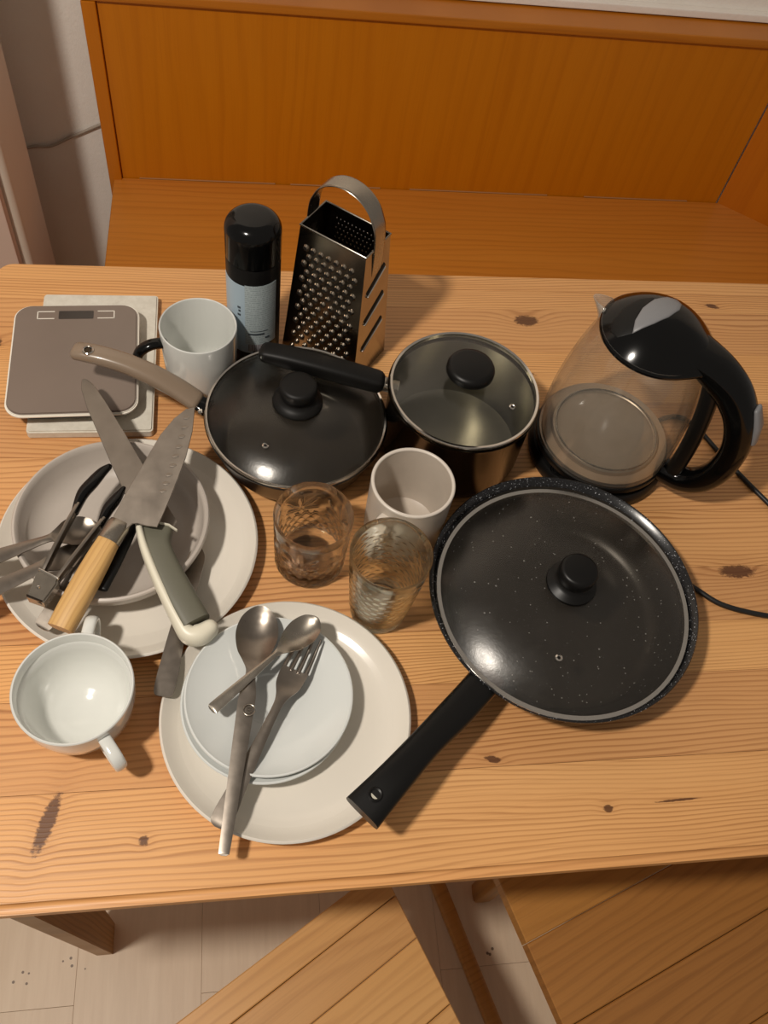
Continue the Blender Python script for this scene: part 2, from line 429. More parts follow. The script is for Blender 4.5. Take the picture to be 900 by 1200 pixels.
M['filler'] = plain('pale_joint_filler', srgb(176, 126, 80), .7)
# ------------------------------------------------------------------ setting
FZ = 0.0
floor = link('floor', box(-1.6, 2.4, -1.2, 1.55, FZ - .05, FZ - .006), plain('subfloor', srgb(150, 124, 104), .8), kind='structure')
pw = .19
xs = [-.655 + pw * i for i in range(12)]
for i, x in enumerate(xs):
    joints = [-.7, .116 if i % 2 == 1 else -.33, .9 if i % 2 else .52, 1.55]
    for a, b in zip(joints[:-1], joints[1:]):
        link('plank', box(x + .00015, x + pw - .00015, a + .0002, b - .0002, FZ - .006, FZ, .0003, 1), M['floor'], floor)
wall = link('wall_back', box(-1.6, 2.4, 1.546, 1.62, FZ, 2.4), M['wall'], kind='structure')
link('trim_1', box(-.22, 1.6, 1.530, 1.5459, TZ + .052, TZ + .066, .003), M['wall'], kind='structure')

# corner bench behind the table
bench = thing('corner_bench', 'orange-brown veneered corner bench along the wall behind the pine table', 'bench', (.4, 1.3, 0))
def bp(name, me, mat, label=None):
    me.transform(Matrix.Translation(-bench.location)); return link(name, me, mat, bench, label=label)
SZ = TZ - .30
bp('seat', box(-.248, 1.30, 1.06, 1.4835, SZ - .022, SZ, .003), M['veneer_seat'])
bp('back_panel', box(-.232, .998, 1.4845, 1.500, SZ - .02, TZ + .034, .001), M['veneer'])
bp('end_post', box(-.256, -.2325, 1.476, 1.515, SZ - .30, TZ + .034, .002), M['veneer'])
bp('top_rail', box(-.256, 1.06, 1.476, 1.5458, TZ + .0345, TZ + .05, .003), M['veneer_rail'])
bp('seat_front', box(-.24, 1.0, 1.10, 1.118, 0.0, SZ - .022, .001), M['veneer_seat'])
bp('seat_end', box(-.2475, -.2400, 1.10, 1.48, 0.0, SZ - .022, .001), M['veneer'])
d = Vector((.79, -.61, 0)); n_ = Vector((.61, .79, 0))
def slab(p0, L, t, z0, z1, off=0):
    a = Vector(p0) + d * off; q = [a, a + d * L, a + d * L + n_ * t, a + n_ * t]
    return prism([Vector((p.x, p.y, z1)) for p in q], z1 - z0, .001, 1)
bp('corner_back_panel', slab((1.0, 1.4825, 0), .55, .015, SZ - .02, TZ + .034), M['veneer'])
for k_, (xa, xb) in enumerate(((-.2, .06), (.09, .27), (.33, .62), (.70, .93))): bp('joint_filler', box(xa, xb, 1.4815, 1.4844, SZ + .0002, SZ + .0014, .0003, 1), M['filler'])
bp('corner_top_rail', slab((.995, 1.4755, 0), .55, .05, TZ + .0345, TZ + .0498), M['veneer_rail'])
bp('seat_joint', slab((1.055, 1.28, 0), .004, .20, SZ + .0001, SZ + .0006), M['display'])

# tall cabinet at the left
cab = thing('tall_cabinet', 'pinkish white tall cabinet standing left of the corner bench', 'cabinet', (-.66, 1.25, 0))
cc = box(-1.10, -.3705, 1.24, 1.40, .02, 1.6, .012, 3); cc.transform(Matrix.Translation(-cab.location)); link('body', cc, M['cabinet_edge'], cab)
cc = box(-1.10, -.385, 1.218, 1.2395, .03, 1.6, .004, 2); cc.transform(Matrix.Translation(-cab.location)); link('door', cc, M['cabinet'], cab)
cc = box(-1.09, -.39, 1.25, 1.38, 0, .02); cc.transform(Matrix.Translation(-cab.location)); link('plinth', cc, M['cabinet'], cab)
pth = spline([(-.46, 1.541, TZ - .30), (-.40, 1.541, TZ - .283), (-.365, 1.541, TZ - .279), (-.325, 1.541, TZ - .258), (-.262, 1.541, TZ - .226), (-.20, 1.541, TZ - .20)], 8)
cb = link('wall_cable', sweep(pth, .0028, .0028, up=(0, 1, 0), seg=8), M['wire']); tag(cb, 'thin pale cable fixed across the white wall left of the bench', 'cable')

# ------------------------------------------------------------------ table
tab = thing('dining_table', 'long pale pine dining table with plank top holding all the kitchenware', 'table', (.45, .52, 0))
X0, X1 = -.318, 1.25
ys = [.132, .2287, .315, .3735, .44, .517, .598, .680, .765, .842, .878, .913]
TH = .028
for i in range(len(ys) - 1):
    y0, y1 = ys[i], ys[i + 1]
    g = .00022; a0 = y0 + (g if i else 0); a1 = y1 - (g if i < len(ys) - 2 else 0)
    last, first = i == len(ys) - 2, i == 0
    if last:
        rc = .026; pl = [Vector((X0, a0, TZ)), Vector((X1, a0, TZ)), Vector((X1, a1, TZ))] + [Vector((X0 + rc + rc * math.cos(math.radians(q)), a1 - rc + rc * math.sin(math.radians(q)), TZ)) for q in range(90, 181, 9)]
    else: pl = [Vector((X0, a0, TZ)), Vector((X1, a0, TZ)), Vector((X1, a1, TZ)), Vector((X0, a1, TZ))]
    me = bpy.data.meshes.new('plank'); bm = bmesh.new()
    a = [bm.verts.new(p) for p in pl]; b = [bm.verts.new((p.x, p.y, TZ - TH)) for p in pl]; n = len(pl)
    bm.faces.new(a); bm.faces.new(b[::-1])
    for k in range(n): bm.faces.new((a[k], b[k], b[(k + 1) % n], a[(k + 1) % n]))
    bmesh.ops.recalc_face_normals(bm, faces=bm.faces)
    def outer(e):
        v1, v2 = e.verts
        if abs(v1.co.z - v2.co.z) > 1e-5: return False
        if all(abs(v.co.y - a0) < 1e-5 for v in e.verts): return first
        if all(abs(v.co.y - a1) < 1e-5 for v in e.verts): return last
        return not all(v.co.x > X1 - 1e-4 for v in e.verts)
    bmesh.ops.bevel(bm, geom=[e for e in bm.edges if outer(e)], offset=.008, segments=5, affect='EDGES')
    bm.to_mesh(me); bm.free(); smooth(me, 50); me['wn'] = 1; me.transform(Matrix.Translation(-tab.location))
    link('plank', me, M['pine'], tab)
def leg(fx0, fx1, fy0, fy1, tx0, tx1, ty0, ty1):
    zt = TZ - TH
    v = [(fx0, fy0, 0), (fx1, fy0, 0), (fx1, fy1, 0), (fx0, fy1, 0), (tx0, ty0, zt), (tx1, ty0, zt), (tx1, ty1, zt), (tx0, ty1, zt)]
    me = mesh(shift(v, tab), [(0, 1, 2, 3), (4, 5, 6, 7), (0, 1, 5, 4), (1, 2, 6, 5), (2, 3, 7, 6), (3, 0, 4, 7)])
    return link('leg', me, M['table_leg'], tab)
leg(-.246, -.222, .182, .226, -.275, -.250, .165, .29)
leg(-.246, -.222, .826, .870, -.275, -.250, .76, .885)
leg(1.154, 1.178, .182, .226, 1.182, 1.207, .165, .29)
leg(1.154, 1.178, .826, .870, 1.182, 1.207, .76, .885)
cc = box(-.25, 1.19, .50, .53, TZ - TH - .09, TZ - TH, .002); cc.transform(Matrix.Translation(-tab.location)); link('apron', cc, M['table_leg'], tab)

# ------------------------------------------------------------------ the two chairs below the table's front edge
def chair(name, label, A, du, dv, lu, lv, cuts, mat, stretch):
    A = Vector(A); du = Vector(du).normalized(); dv = Vector(dv).normalized()
    t = thing(name, label, 'chair', Vector((A.x, A.y, 0)) + (du * lu + dv * lv) / 2)
    zt = TZ - .30
    for c0, c1 in zip(cuts[:-1], cuts[1:]):
        p = [A + dv * (c0 + .0004), A + dv * (c0 + .0004) + du * lu, A + dv * (c1 - .0004) + du * lu, A + dv * (c1 - .0004)]
        me = prism([Vector((q.x, q.y, zt)) for q in p], .024, .0012, 1); me.transform(Matrix.Translation(-t.location)); link('seat_board', me, mat, t)
    for a in (.22, .90):
        for b in (.14, .92):
            q = A + du * lu * a + dv * lv * b
            me = sweep([(q.x, q.y, 0), (q.x, q.y, zt - .024)], .016, .016, up=(1, 0, 0), seg=12, power=5, round_ends=False); me.transform(Matrix.Translation(-t.location)); link('leg', me, mat, t)
    for a, b, c, e, z in stretch:
        me = sweep([(a, b, z), (c, e, z)], .0115, .013, seg=12, power=6, round_ends=False); me.transform(Matrix.Translation(-t.location)); link('stretcher', me, mat, t)
    return t
chair('dining_chair', 'light pine chair seat with dark knot, under the table edge beside bare floor', (.1525, .200, 0), (-.858, -.514, 0), (.394, -.919, 0), .42, .42, [0, .036, .088, .165, .25, .34, .42], M['chair_light'], [])
chair('dining_chair', 'pine chair seat at lower right, shade painted into its darker brown, with a low stretcher beside it', (.272, .250, 0), (.94, .342, 0), (.295, -.955, 0), .44, .42, [0, .07, .155, .25, .34, .42], M['chair_shaded'], [(.274, .330, .381, -.027, .030)])

# ------------------------------------------------------------------ plates
def plate(name, label, x, y, z, prof, mat, cat='plate', group=None, seg=96):
    o = link(name, lathe(prof, seg), mat, None, W(x, y, z)); tag(o, label, cat, group); return o
def dinner(r, h, flat, t=.0045):
    return [(0, .0015), (flat * .62, .0015), (flat * .64, 0), (flat * .72, 0), (flat * .75, .0022)] + \
           [(flat * .8 + (r - flat * .8) * s, .0022 + (h - .0022 - t * .5) * s ** 1.7) for s in (.25, .5, .75, .95)] + \
           [(r, h - t * .45), (r - .0008, h - .0008), (r - .0022, h)] + \
           [(flat * .8 + (r - .0035 - flat * .8) * s, .0052 + (h - .001 - .0052) * s ** 3.0) for s in (.95, .88, .8, .7, .6, .5, .4, .3, .2, .1)] + [(flat * .78, .0051), (flat * .4, .005), (0, .005)]
plate('dinner_plate', 'large cream plate carrying the saucers and crossed spoons at table front', .0326, .2849, 0, dinner(.1178, .0215, .088), M['cream'])
plate('dinner_plate', 'larger cream plate under the taupe plate with knives and tongs', -.1225, .4764, 0, dinner(.131, .024, .098), M['cream'])
def deep(r, h):
    return [(0, .002), (r * .55, .002), (r * .56, 0), (r * .63, 0), (r * .66, .003), (r * .84, .012), (r * .95, h * .55), (r, h * .86), (r, h - .002), (r - .001, h - .0006), (r - .003, h), (r - .0045, h - .0012), (r - .0065, h - .006),
            (r * .90, h * .52), (r * .82, .0125), (r * .70, .008), (r * .4, .0062), (0, .006)]
plate('deep_plate', 'matt taupe deep plate sitting on the larger cream plate', -.1372, .4903, .0052, deep(.0965, .043), M['taupe_plate'])
def saucer(r, h):
    return [(0, .004), (.028, .004), (.029, 0), (.033, 0), (.034, .004), (r * .7, h * .45), (r * .96, h - .0028), (r, h - .0012), (r - .0006, h - .0002), (r - .002, h), (r * .93, h - .0028), (r * .75, h * .62), (r * .6, h * .5),
            (.0262, h * .40), (.0252, h * .385), (.0245, h * .36), (.0236, h * .345), (.015, h * .335), (0, h * .33)]
plate('saucer', 'lower of two cool white saucers, mostly hidden on the cream plate', .0128, .2962, .0052, saucer(.0788, .0235), M['saucer'], 'saucer')
plate('saucer', 'upper cool white saucer with the spoons and fork lying on it', .0160, .2998, .0115, saucer(.0785, .0245), M['saucer'], 'saucer')

# soup cup with two handles
cup = thing('soup_cup', 'white two-handled soup cup, empty, at the table\'s front left', 'cup', W(-.1544, .3004, 0))
link('body', lathe([(0, .004), (.026, .004), (.027, 0), (.031, 0), (.032, .004), (.040, .014), (.0475, .030), (.0508, .048), (.0520, .064), (.0520, .069), (.0512, .0700), (.0500, .0698), (.0492, .068), (.0486, .058), (.0466, .0555), (.0456, .046), (.042, .030), (.035, .016), (.022, .0085), (.0165, .0078), (.0155, .0072), (0, .0068)], 96), M['white'], cup)
for a, r0 in ((math.radians(84), .0485), (math.radians(-57), .0485)):
    e = Vector((math.cos(a), math.sin(a), 0))
    pts = spline([(.0500, .0575), (.061, .0572), (.0715, .0545), (.0762, .046), (.0725, .035), (.062, .028), (.0440, .0245)], 5)
    link('handle', sweep([e * p[0] + Vector((0, 0, p[1])) for p in pts], .0034, .0058, up=(-e.y, e.x, 0), seg=14, power=2.6, round_ends=False), M['white'], cup)

# ------------------------------------------------------------------ glasses and mugs
def crystal():
    R0, HT = .0401, .090
    rows = 110; prof = []
    outer = [(0, .0), (.028, 0), (.0345, .0008), (.0365, .003)]
    for i in range(rows):
        z = .005 + (HT - .007) * i / (rows - 1); prof.append((.0372 + (R0 - .0372) * min(1, z / HT) + .0, z))
    inner = [(R0 - .0006, HT - .0008), (R0 - .0016, HT), (R0 - .0026, HT - .0006), (.0366, .075), (.0352, .04), (.034, .022), (.031, .0165), (.02, .0148), (0, .0145)]
    full = outer + prof + inner; i0, i1 = len(outer), len(outer) + rows
    def groove(d, w): return math.exp(-(d / w) ** 2)
    def fn(r, z, a, i):
        if not (i0 <= i < i1): return r
        cut = 0
        n = 5; seg = 2 * PI / n; q = ((a + .06) % seg) - seg / 2; x = q * r
        if z > .040:                                    # fan of leaf cuts
            zz = z - .044
            for ang in (-75, -38, 0, 38, 75):
                ca, sa = math.cos(math.radians(ang)), math.sin(math.radians(ang))
                L = zz * ca + x * sa; dd = -zz * sa + x * ca
                ln = .030 if abs(ang) < 60 else .021
                if 0 < L < ln: cut = max(cut, groove(dd, .0021) * math.sin(PI * L / ln) ** .7)
            cut *= .95
        elif z > .004:                                  # diamond lattice
            p = .0115
            d1 = ((x + z * .9) % p) - p / 2; d2 = ((x - z * .9) % p) - p / 2
            cut = max(groove(d1, .0016), groove(d2, .0016)) * min(1, (z - .004) / .004)
        return r - .0022 * cut
    return lathe(full, 216, 60, fn)
g1 = link('crystal_tumbler', crystal(), M['crystal'], None, W(.0629, .4621, 0)); tag(g1, 'short cut-crystal tumbler with leaf cuts, left of the plain ribbed glass', 'glass')
def rippled():
    R0, R1, HT = .0396, .0285, .120; rows = 70
    outer = [(0, .001), (.020, .001), (.022, 0), (.0262, 0), (.0278, .0015)]
    prof = [(R1 + (R0 - R1) * ((.003 + (HT - .005) * i / (rows - 1)) / HT) ** .9, .003 + (HT - .005) * i / (rows - 1)) for i in range(rows)]
    inner = [(R0 - .0004, HT - .0007), (R0 - .0012, HT), (R0 - .0021, HT - .0006)] + [(R1 - .0022 + (R0 - R1) * (z / HT) ** .9, z) for z in (.105, .08, .055, .03, .016)] + [(.022, .0105), (.012, .0095), (0, .009)]
    full = outer + prof + inner; i0, i1 = len(outer), len(outer) + rows
    def fn(r, z, a, i):
        if not (i0 <= i < i1): return r
        f = min(1, max(0, (.101 - z) / .006)) * min(1, max(0, (z - .006) / .005))
        row = z / .0062; k = math.floor(row); t = row - k
        ph = a * 16 / (1) + (k % 2) * PI
        return r + f * .0009 * (math.sin(PI * t) * (.6 + .4 * math.cos(ph)) - .4)
    return lathe(full, 144, 60, fn)
g2 = link('tall_tumbler', rippled(), M['tumbler'], None, W(.1308, .3995, 0)); tag(g2, 'taller tapered tumbler with rippled sides, in front of the grey mug', 'glass')

mug = thing('stoneware_mug', 'empty grey stoneware mug between the crystal tumbler and the large frying pan', 'mug', W(.1663, .4964, 0))
link('body', lathe([(0, .003), (.030, .003), (.031, 0), (.035, 0), (.0395, .003), (.0425, .010), (.0432, .030), (.0437, .090), (.0433, .0938), (.042, .095), (.0405, .0942), (.0398, .091), (.0392, .03), (.036, .012), (.026, .007), (0, .0062)], 80), M['stone'], mug)
link('rim', lathe(ring_prof(.0418, .0936, .0020, 12), 80), M['stone_rim'], mug)
e = Vector((math.cos(math.radians(228)), math.sin(math.radians(228)), 0))
pts = spline([(.040, .077), (.054, .078), (.067, .071), (.071, .055), (.066, .036), (.054, .026), (.040, .024)], 6)
link('handle', sweep([e * p[0] + Vector((0, 0, p[1])) for p in pts], .0042, .0072, up=(-e.y, e.x, 0), seg=14, power=2.6), M['stone_rim'], mug)

mg = thing('white_mug', 'white mug with black handle behind the taupe pan handle', 'mug', W(-.0534, .7105, 0))
link('body', lathe([(0, .002), (.032, .002), (.033, 0), (.0375, .001), (.040, .006), (.0412, .03), (.0432, .092), (.0428, .0944), (.0419, .0952), (.041, .0944), (.0404, .091), (.0386, .03), (.036, .010), (.028, .0058), (0, .0052)], 80), M['white'], mg)
e = Vector((math.cos(math.radians(197)), math.sin(math.radians(197)), 0))
pts = spline([(.040, .078), (.055, .079), (.068, .071), (.0725, .054), (.067, .035), (.055, .023), (.039, .020)], 6)
link('handle', sweep([e * p[0] + Vector((0, 0, p[1])) for p in pts], .0048, .0068, up=(-e.y, e.x, 0), seg=14, power=2.4), M['black'], mg, label='black handle')

# ------------------------------------------------------------------ tile and kitchen scale
tl = link('trivet_tile', prism(rrect(.137, .216, .004, 3), .012, .0018, 2), M['tile'], None, W(-.1768, .7335, .012)); tl.rotation_euler.z = math.radians(.8)
tag(tl, 'mottled white rectangular tile lying under the kitchen scale', 'tile')
sca = thing('kitchen_scale', 'taupe square kitchen scale with white edge on the mottled tile', 'scale', W(-.196, .7165, .0125), math.radians(2.5))
link('base', prism(rrect(.120, .146, .014, 8, z=.0165), .0165, .002, 2), M['black_matt'], sca)
link('rim', prism(rrect(.1425, .169, .020, 8, z=.0205), .0045, .0014, 2), M['scale_edge'], sca, label='white rim')
link('weighing_plate', prism(rrect(.1385, .165, .0188, 8, z=.0222), .004, .0012, 2), M['scale_top'], sca)
link('display', prism(rrect(.0395, .0125, .001, 2, cx=-.001, cy=.066, z=.0227), .0012), M['display'], sca)
for s in (-1, 1):
    cx = -.001 + s * .034; w_ = .019; h_ = .0125; t_ = .0011
    vs_, fs = [], []
    for (x0, x1, y0, y1) in ((cx - w_ / 2, cx + w_ / 2, .066 + h_ / 2 - t_, .066 + h_ / 2), (cx - w_ / 2, cx + w_ / 2, .066 - h_ / 2, .066 - h_ / 2 + t_), ((cx + s * w_ / 2 - t_ / 2), (cx + s * w_ / 2 + t_ / 2), .066 - h_ / 2, .066 + h_ / 2)):
        o = len(vs_)
        for z in (.0219, .0226):
            vs_ += [(x0, y0, z), (x1, y0, z), (x1, y1, z), (x0, y1, z)]
        fs += [(o, o + 1, o + 2, o + 3), (o + 4, o + 5, o + 6, o + 7)] + [(o + k, o + (k + 1) % 4, o + 4 + (k + 1) % 4, o + 4 + k) for k in range(4)]
    link('bracket_mark', mesh(vs_, fs, merge=False), M['scale_edge'], sca)

# ------------------------------------------------------------------ aerosol bottle
bt = thing('spray_bottle', 'black capped bottle with pale blue label beside the grater', 'bottle', W(.0085, .760, 0))
link('body', lathe([(0, .002), (.026, .002), (.028, 0), (.030, .002), (.0305, .005), (.0305, .153), (.0298, .1555), (.028, .156), (0, .156)], 64), M['black_soft'], bt)
link('cap', lathe([(0, .1565), (.0298, .1565), (.0308, .1575), (.0308, .186)] + arc(.0148, .190, .0160, 0, 80, 12) + [(.012, .2064), (.006, .207), (0, .2072)], 64), M['black'], bt)
def patch(r, a0, a1, z0, z1, n=20):
    vs_, fs = [], []
    for i in range(n + 1):
        a = math.radians(a0 + (a1 - a0) * i / n)
        for rr in (r, r + .0003):
            for z in (z0, z1): vs_.append((rr * math.cos(a), rr * math.sin(a), z))
    for i in range(n):
        o, p = i * 4, i * 4 + 4
        fs += [(o + 2, p + 2, p + 3, o + 3), (o, o + 1, p + 1, p), (o + 1, o + 3, p + 3, p + 1), (o, p, p + 2, o + 2)]
    fs += [(0, 2, 3, 1), (n * 4, n * 4 + 1, n * 4 + 3, n * 4 + 2)]
    return mesh(vs_, fs, merge=False)
link('label', patch(.0305, 185, 268, .030, .134), M['label_blue'], bt, label='pale blue label')
pl_ = link('label_panel', patch(.0309, 251, 322, .045, .136), M['label_print'], bt, label='grey printed label panel')
link('barcode', patch(.0309, 258, 290, .034, .0448), M['barcode'], pl_)
for z0, z1, a0, a1 in ((.061, .0635, 258, 292), (.0545, .0565, 294, 304), (.0665, .0672, 262, 300)):
    link('print_line', patch(.0313, a0, a1, z0, z1, 8), M['ink'], pl_)
for k, z0 in enumerate((.088, .094, .099)):
    link('vertical_lettering', patch(.0309, 234 + 2 * (k % 2), 241, z0, z0 + .0028, 4), M['ink'], bt)

# ------------------------------------------------------------------ box grater
gr = thing('box_grater', 'four-sided steel box grater with strap handle, behind the saucepan handle', 'grater', W(.1083, .768, 0), math.radians(-36.9))
GH = .186; tl_, tw_, bl_, bw_ = .0423, .0252, .053, .037
def gpt(u, v, side):            # u in -1..1 across the side, v in 0..1 up: point and outward normal
    lx = bl_ + (tl_ - bl_) * v; wy = bw_ + (tw_ - bw_) * v
    if side == 'front': return Vector((u * lx, -wy, GH * v)), Vector((0, -1, .065))
    if side == 'back': return Vector((-u * lx, wy, GH * v)), Vector((0, 1, .065))
    if side == 'right': return Vector((lx, u * wy, GH * v)), Vector((1, 0, .06))
    return Vector((-lx, -u * wy, GH * v)), Vector((-1, 0, .06))
for s in ('front', 'back', 'right', 'left'):
    q = []
    for u, v in ((-1, 0), (1, 0), (1, 1), (-1, 1)):
        p, nn = gpt(u, v, s); q.append(p)
    nn = nn.normalized(); qi = [p - nn * .0007 for p in q]
    me = mesh(q + qi, [(0, 1, 2, 3), (7, 6, 5, 4)] + [(k, (k + 1) % 4, 4 + (k + 1) % 4, 4 + k) for k in range(4)])
    link('side_panel', me, M['steel_grater'] if 'steel_grater' in M else M.setdefault('steel_grater', plain('grater_steel', srgb(160, 148, 132), .2, metal=1, var=.08, vscale=50)), gr)
def teeth(side, cols, rows, u0, u1, v0, v1, r, hgt, hole, inside=False):
    vs_, fs, mi = [], [], []
    for j in range(rows):
        for i in range(cols):
            u = u0 + (u1 - u0) * (i + (.5 if j % 2 else 0)) / (cols - .5); v = v0 + (v1 - v0) * j / (rows - 1)
            p, nn = gpt(u, v, side); nn.normalize()
            if inside: nn = -nn; p = p + nn * .0008
            up = Vector((0, 0, 1)); tx = up.cross(nn).normalized(); ty = nn.cross(tx)
            o = len(vs_); K = 8
            for k in range(K):
                a = 2 * PI * k / K; vs_.append(p + tx * (r * math.cos(a)) + ty * (r * 1.25 * math.sin(a)))
            for k in range(K):
                a = 2 * PI * k / K; vs_.append(p + nn * (hgt * (1 if math.sin(a) > -.2 else .35)) + tx * (r * hole * math.cos(a)) + ty * (r * hole * 1.2 * math.sin(a)))
            vs_.append(p + nn * hgt * .25)
            for k in range(K):
                fs.append((o + k, o + (k + 1) % K, o + K + (k + 1) % K, o + K + k)); mi.append(0)
                fs.append((o + K + k, o + K + (k + 1) % K, o + 2 * K)); mi.append(1)
    me = mesh(vs_, fs, 60, merge=False)
    for p, q in zip(me.polygons, mi): p.material_index = q
    return me
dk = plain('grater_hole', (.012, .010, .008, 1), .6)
link('coarse_teeth', teeth('front', 7, 15, -.74, .74, .05, .86, .0040, .0024, .70), [M['steel_grater'], dk], gr, kind='stuff')
link('fine_teeth', teeth('back', 12, 22, -.76, .76, .10, .90, .0012, .0010, .5), [M['chrome'], dk], gr, kind='stuff')
link('punch_hole_light', teeth('back', 11, 8, -.62, .62, .66, .92, .0013, .0006, .6, True), [M['chrome'], M['chrome']], gr, kind='stuff')  # chrome dots stand in for light coming through the punched holes
link('shredding_teeth', teeth('left', 6, 12, -.6, .6, .12, .86, .0026, .0016, .6), [M['steel_grater'], dk], gr, kind='stuff')
for v in (.30, .52, .74):
    c0, nn = gpt(-.62, v - .035, 'right'); c1, _ = gpt(.62, v + .07, 'right'); nn.normalize()
    sl = link('slicing_slot', sweep([c0 + nn * .0004, c1 + nn * .0004], .0030, .0008, up=nn, seg=10, round_ends=True), dk, gr)
    link('blade_lip', sweep([c0 + nn * .0012 - Vector((0, 0, .0040)), c1 + nn * .0012 - Vector((0, 0, .0040))], .0013, .0014, up=nn, seg=8), M['chrome'], sl)
rim = [Vector((sx * tl_, sy * tw_, GH)) for sx, sy in ((-1, -1), (1, -1), (1, 1), (-1, 1))]
for a, b in zip(rim, rim[1:] + rim[:1]):
    link('rim', sweep([a, b], .0012, .0014, seg=8), M['steel'], gr)
hp = [(-tl_ - .0012, .150)] + [(-tl_ - .001, .180), (-.0415, .205)] + [( -.0395 * math.cos(q), .205 + .038 * math.sin(q)) for q in [PI * k / 10 for k in range(1, 10)]] + [(.0415, .205), (tl_ + .001, .180), (tl_ + .0012, .150)]
hp = spline(hp, 3)
link('strap_handle', sweep([(x, 0, z) for x, z in hp], .0092, .0009, up=(0, 1, 0), seg=12, power=6, round_ends=False) if False else sweep([(x, 0, z) for x, z in hp], .0010, .0115, up=(0, 1, 0), seg=12, power=5, round_ends=False), M['steel'], gr)

# ------------------------------------------------------------------ lids
def cover(name, label, c, z, r, rise, glass, knob, vent, band=.004, flat=1.6):
    t = thing(name, label, 'lid', W(c[0], c[1], z))
    ns = [1 - (1 - i / 26) ** 1.5 for i in range(27)]
    top = [((r - .003) * s, rise * (1 - s ** flat)) for s in ns]
    prof = top[::1] + [((r - .003) * s, rise * (1 - s ** flat) - .0028) for s in ns[::-1]]
    link('glass', lathe(prof, 96, 60), glass, t)
    link('rim_band', lathe([(r - band, .0012), (r - .001, .0018), (r, .0005), (r, -.003), (r - .001, -.0042), (r - band, -.0035), (r - band, .0012)], 96, 60), M['chrome'], t)
    kn, kp = knob
    link('knob', lathe(kp, 48, 50), M['black_soft'] if kn == 's' else M['black_matt'], t, (0, 0, rise))
    if vent:
        vx, vy = vent; s = math.hypot(vx, vy) / (r - .003); vz = rise * (1 - s ** flat)
        v = link('vent', lathe([(.0016, -.001), (.0016, .0007), (.0022, .0012), (.0036, .0006), (.0039, -.001)], 24), M['chrome'], t, (vx, vy, vz))
        link('vent_hole', lathe([(0, -.0005), (.0016, -.0005), (.0016, .0002), (0, .0002)], 16), M['black_soft'], v)
    return t
knobA = [(.024, -.0015), (.0255, .0005), (.025, .003), (.019, .0062), (.0155, .009), (.0150, .012), (.0158, .015)] + [(.0188, .0165), (.0192, .019), (.0190, .027), (.0176, .0295), (.015, .0302), (0, .0306)]
knobA = [(0, -.0015)] + knobA
knobB = [(0, -.001), (.026, -.001), (.0275, .001), (.027, .0035), (.0225, .0068), (.0185, .0095), (.018, .013), (.0198, .0155), (.0205, .018), (.0203, .025), (.0188, .0278), (.016, .0286), (0, .029)]
knobC = [(0, -.001), (.011, -.001), (.0115, .002), (.0105, .008), (.014, .0105), (.0240, .0122), (.0262, .0150), (.0262, .0205), (.0245, .0238), (.020, .0250), (0, .0257)]

# ------------------------------------------------------------------ large speckled frying pan
fp = thing('frying_pan', 'large black speckled frying pan with long handle toward table front', 'pan', W(.3172, .3886, 0))
link('body', lathe([(0, .001), (.104, .001), (.108, .003), (.118, .020), (.1335, .048), (.1390, .0505), (.1402, .0525), (.1400, .0550), (.1388, .0560), (.1370, .0552), (.1312, .0490)], 128, 50), M['granite'], fp)
link('cooking_surface', lathe([(.1313, .0491), (.1295, .0460), (.116, .018), (.108, .0065), (.100, .0048), (0, .0045)], 128, 50), M['granite_in'], fp)
hd = Vector((at(421, 957, .06) - at(562, 806, .05))).normalized()
h0 = at(566, 800, .046) - fp.location; h1 = at(536, 833, .05) - fp.location; h2 = at(500, 870, .056) - fp.location; h3 = at(462, 912, .061) - fp.location; h4 = at(424, 953, .060) - fp.location
link('handle_bracket', sweep([h0 + (h0 - h1) * .30, h0, h1], [.017, .0165, .0155], [.006, .006, .0065], seg=14, power=3), plain('bronze_bracket', srgb(70, 34, 18), .2, metal=.6), fp)
hs = spline([(*h0, .0158, .0075), (*h1, .0160, .0085), (*h2, .0148, .0095), (*h3, .0160, .0098), (*h4, .0185, .0088)], 6)
fh = link('handle', sweep([p[:3] for p in hs], [p[3] for p in hs], [p[4] for p in hs], seg=18, power=3.2, round_ends=False), M['black_soft'], fp)
hc = at(440, 931, .0705) - fp.location
link('hanging_hole', lathe([(.0040, -.0015), (.0040, .0004), (.0054, .0010), (.0066, .0002), (.0066, -.0015)], 28), M['black_soft'], fh, hc)
link('hole_floor', lathe([(0, -.0012), (.0041, -.0012), (.0041, -.0006), (0, -.0006)], 20), plain('pale_gap', srgb(190, 186, 170), .5), fh, hc)
cl = (.3134, .3811)
cover('pan_cover', 'large dusty glass lid with black knob on the speckled frying pan', cl, .0550, .131, .0275, M['lid_glass_dark'], ('s', knobA), ((at(652, 775, .068).x - cl[0]), (at(652, 775, .068).y - cl[1])), band=.005, flat=3.2)

# ------------------------------------------------------------------ smaller pan with taupe handle
p2 = thing('saute_pan', 'smaller dark pan with curved taupe handle, left of the saucepan', 'pan', W(.0536, .6139, 0))
link('body', lathe([(0, .001), (.078, .001), (.082, .003), (.090, .018), (.0985, .050), (.1012, .0535), (.1015, .0555), (.1005, .0570), (.0990, .0560), (.0965, .0505)], 112, 50), M['pan_outer'], p2)
link('cooking_surface', lathe([(.0966, .0506), (.088, .018), (.082, .0062), (.076, .0045), (0, .0042)], 112, 50), M['pan_dark'], p2)
hpts = [(229, 469, .052, .0128, .0065), (206, 454, .062, .0126, .0075), (178, 439, .073, .0122, .0085), (150, 427, .081, .0116, .0085), (122, 418, .086, .0112, .008), (100, 413, .087, .0110, .0072), (91, 411.5, .086, .0108, .0066)]
hs = spline([(*(at(a, b, z) - p2.location), hw, ht) for a, b, z, hw, ht in hpts], 6)
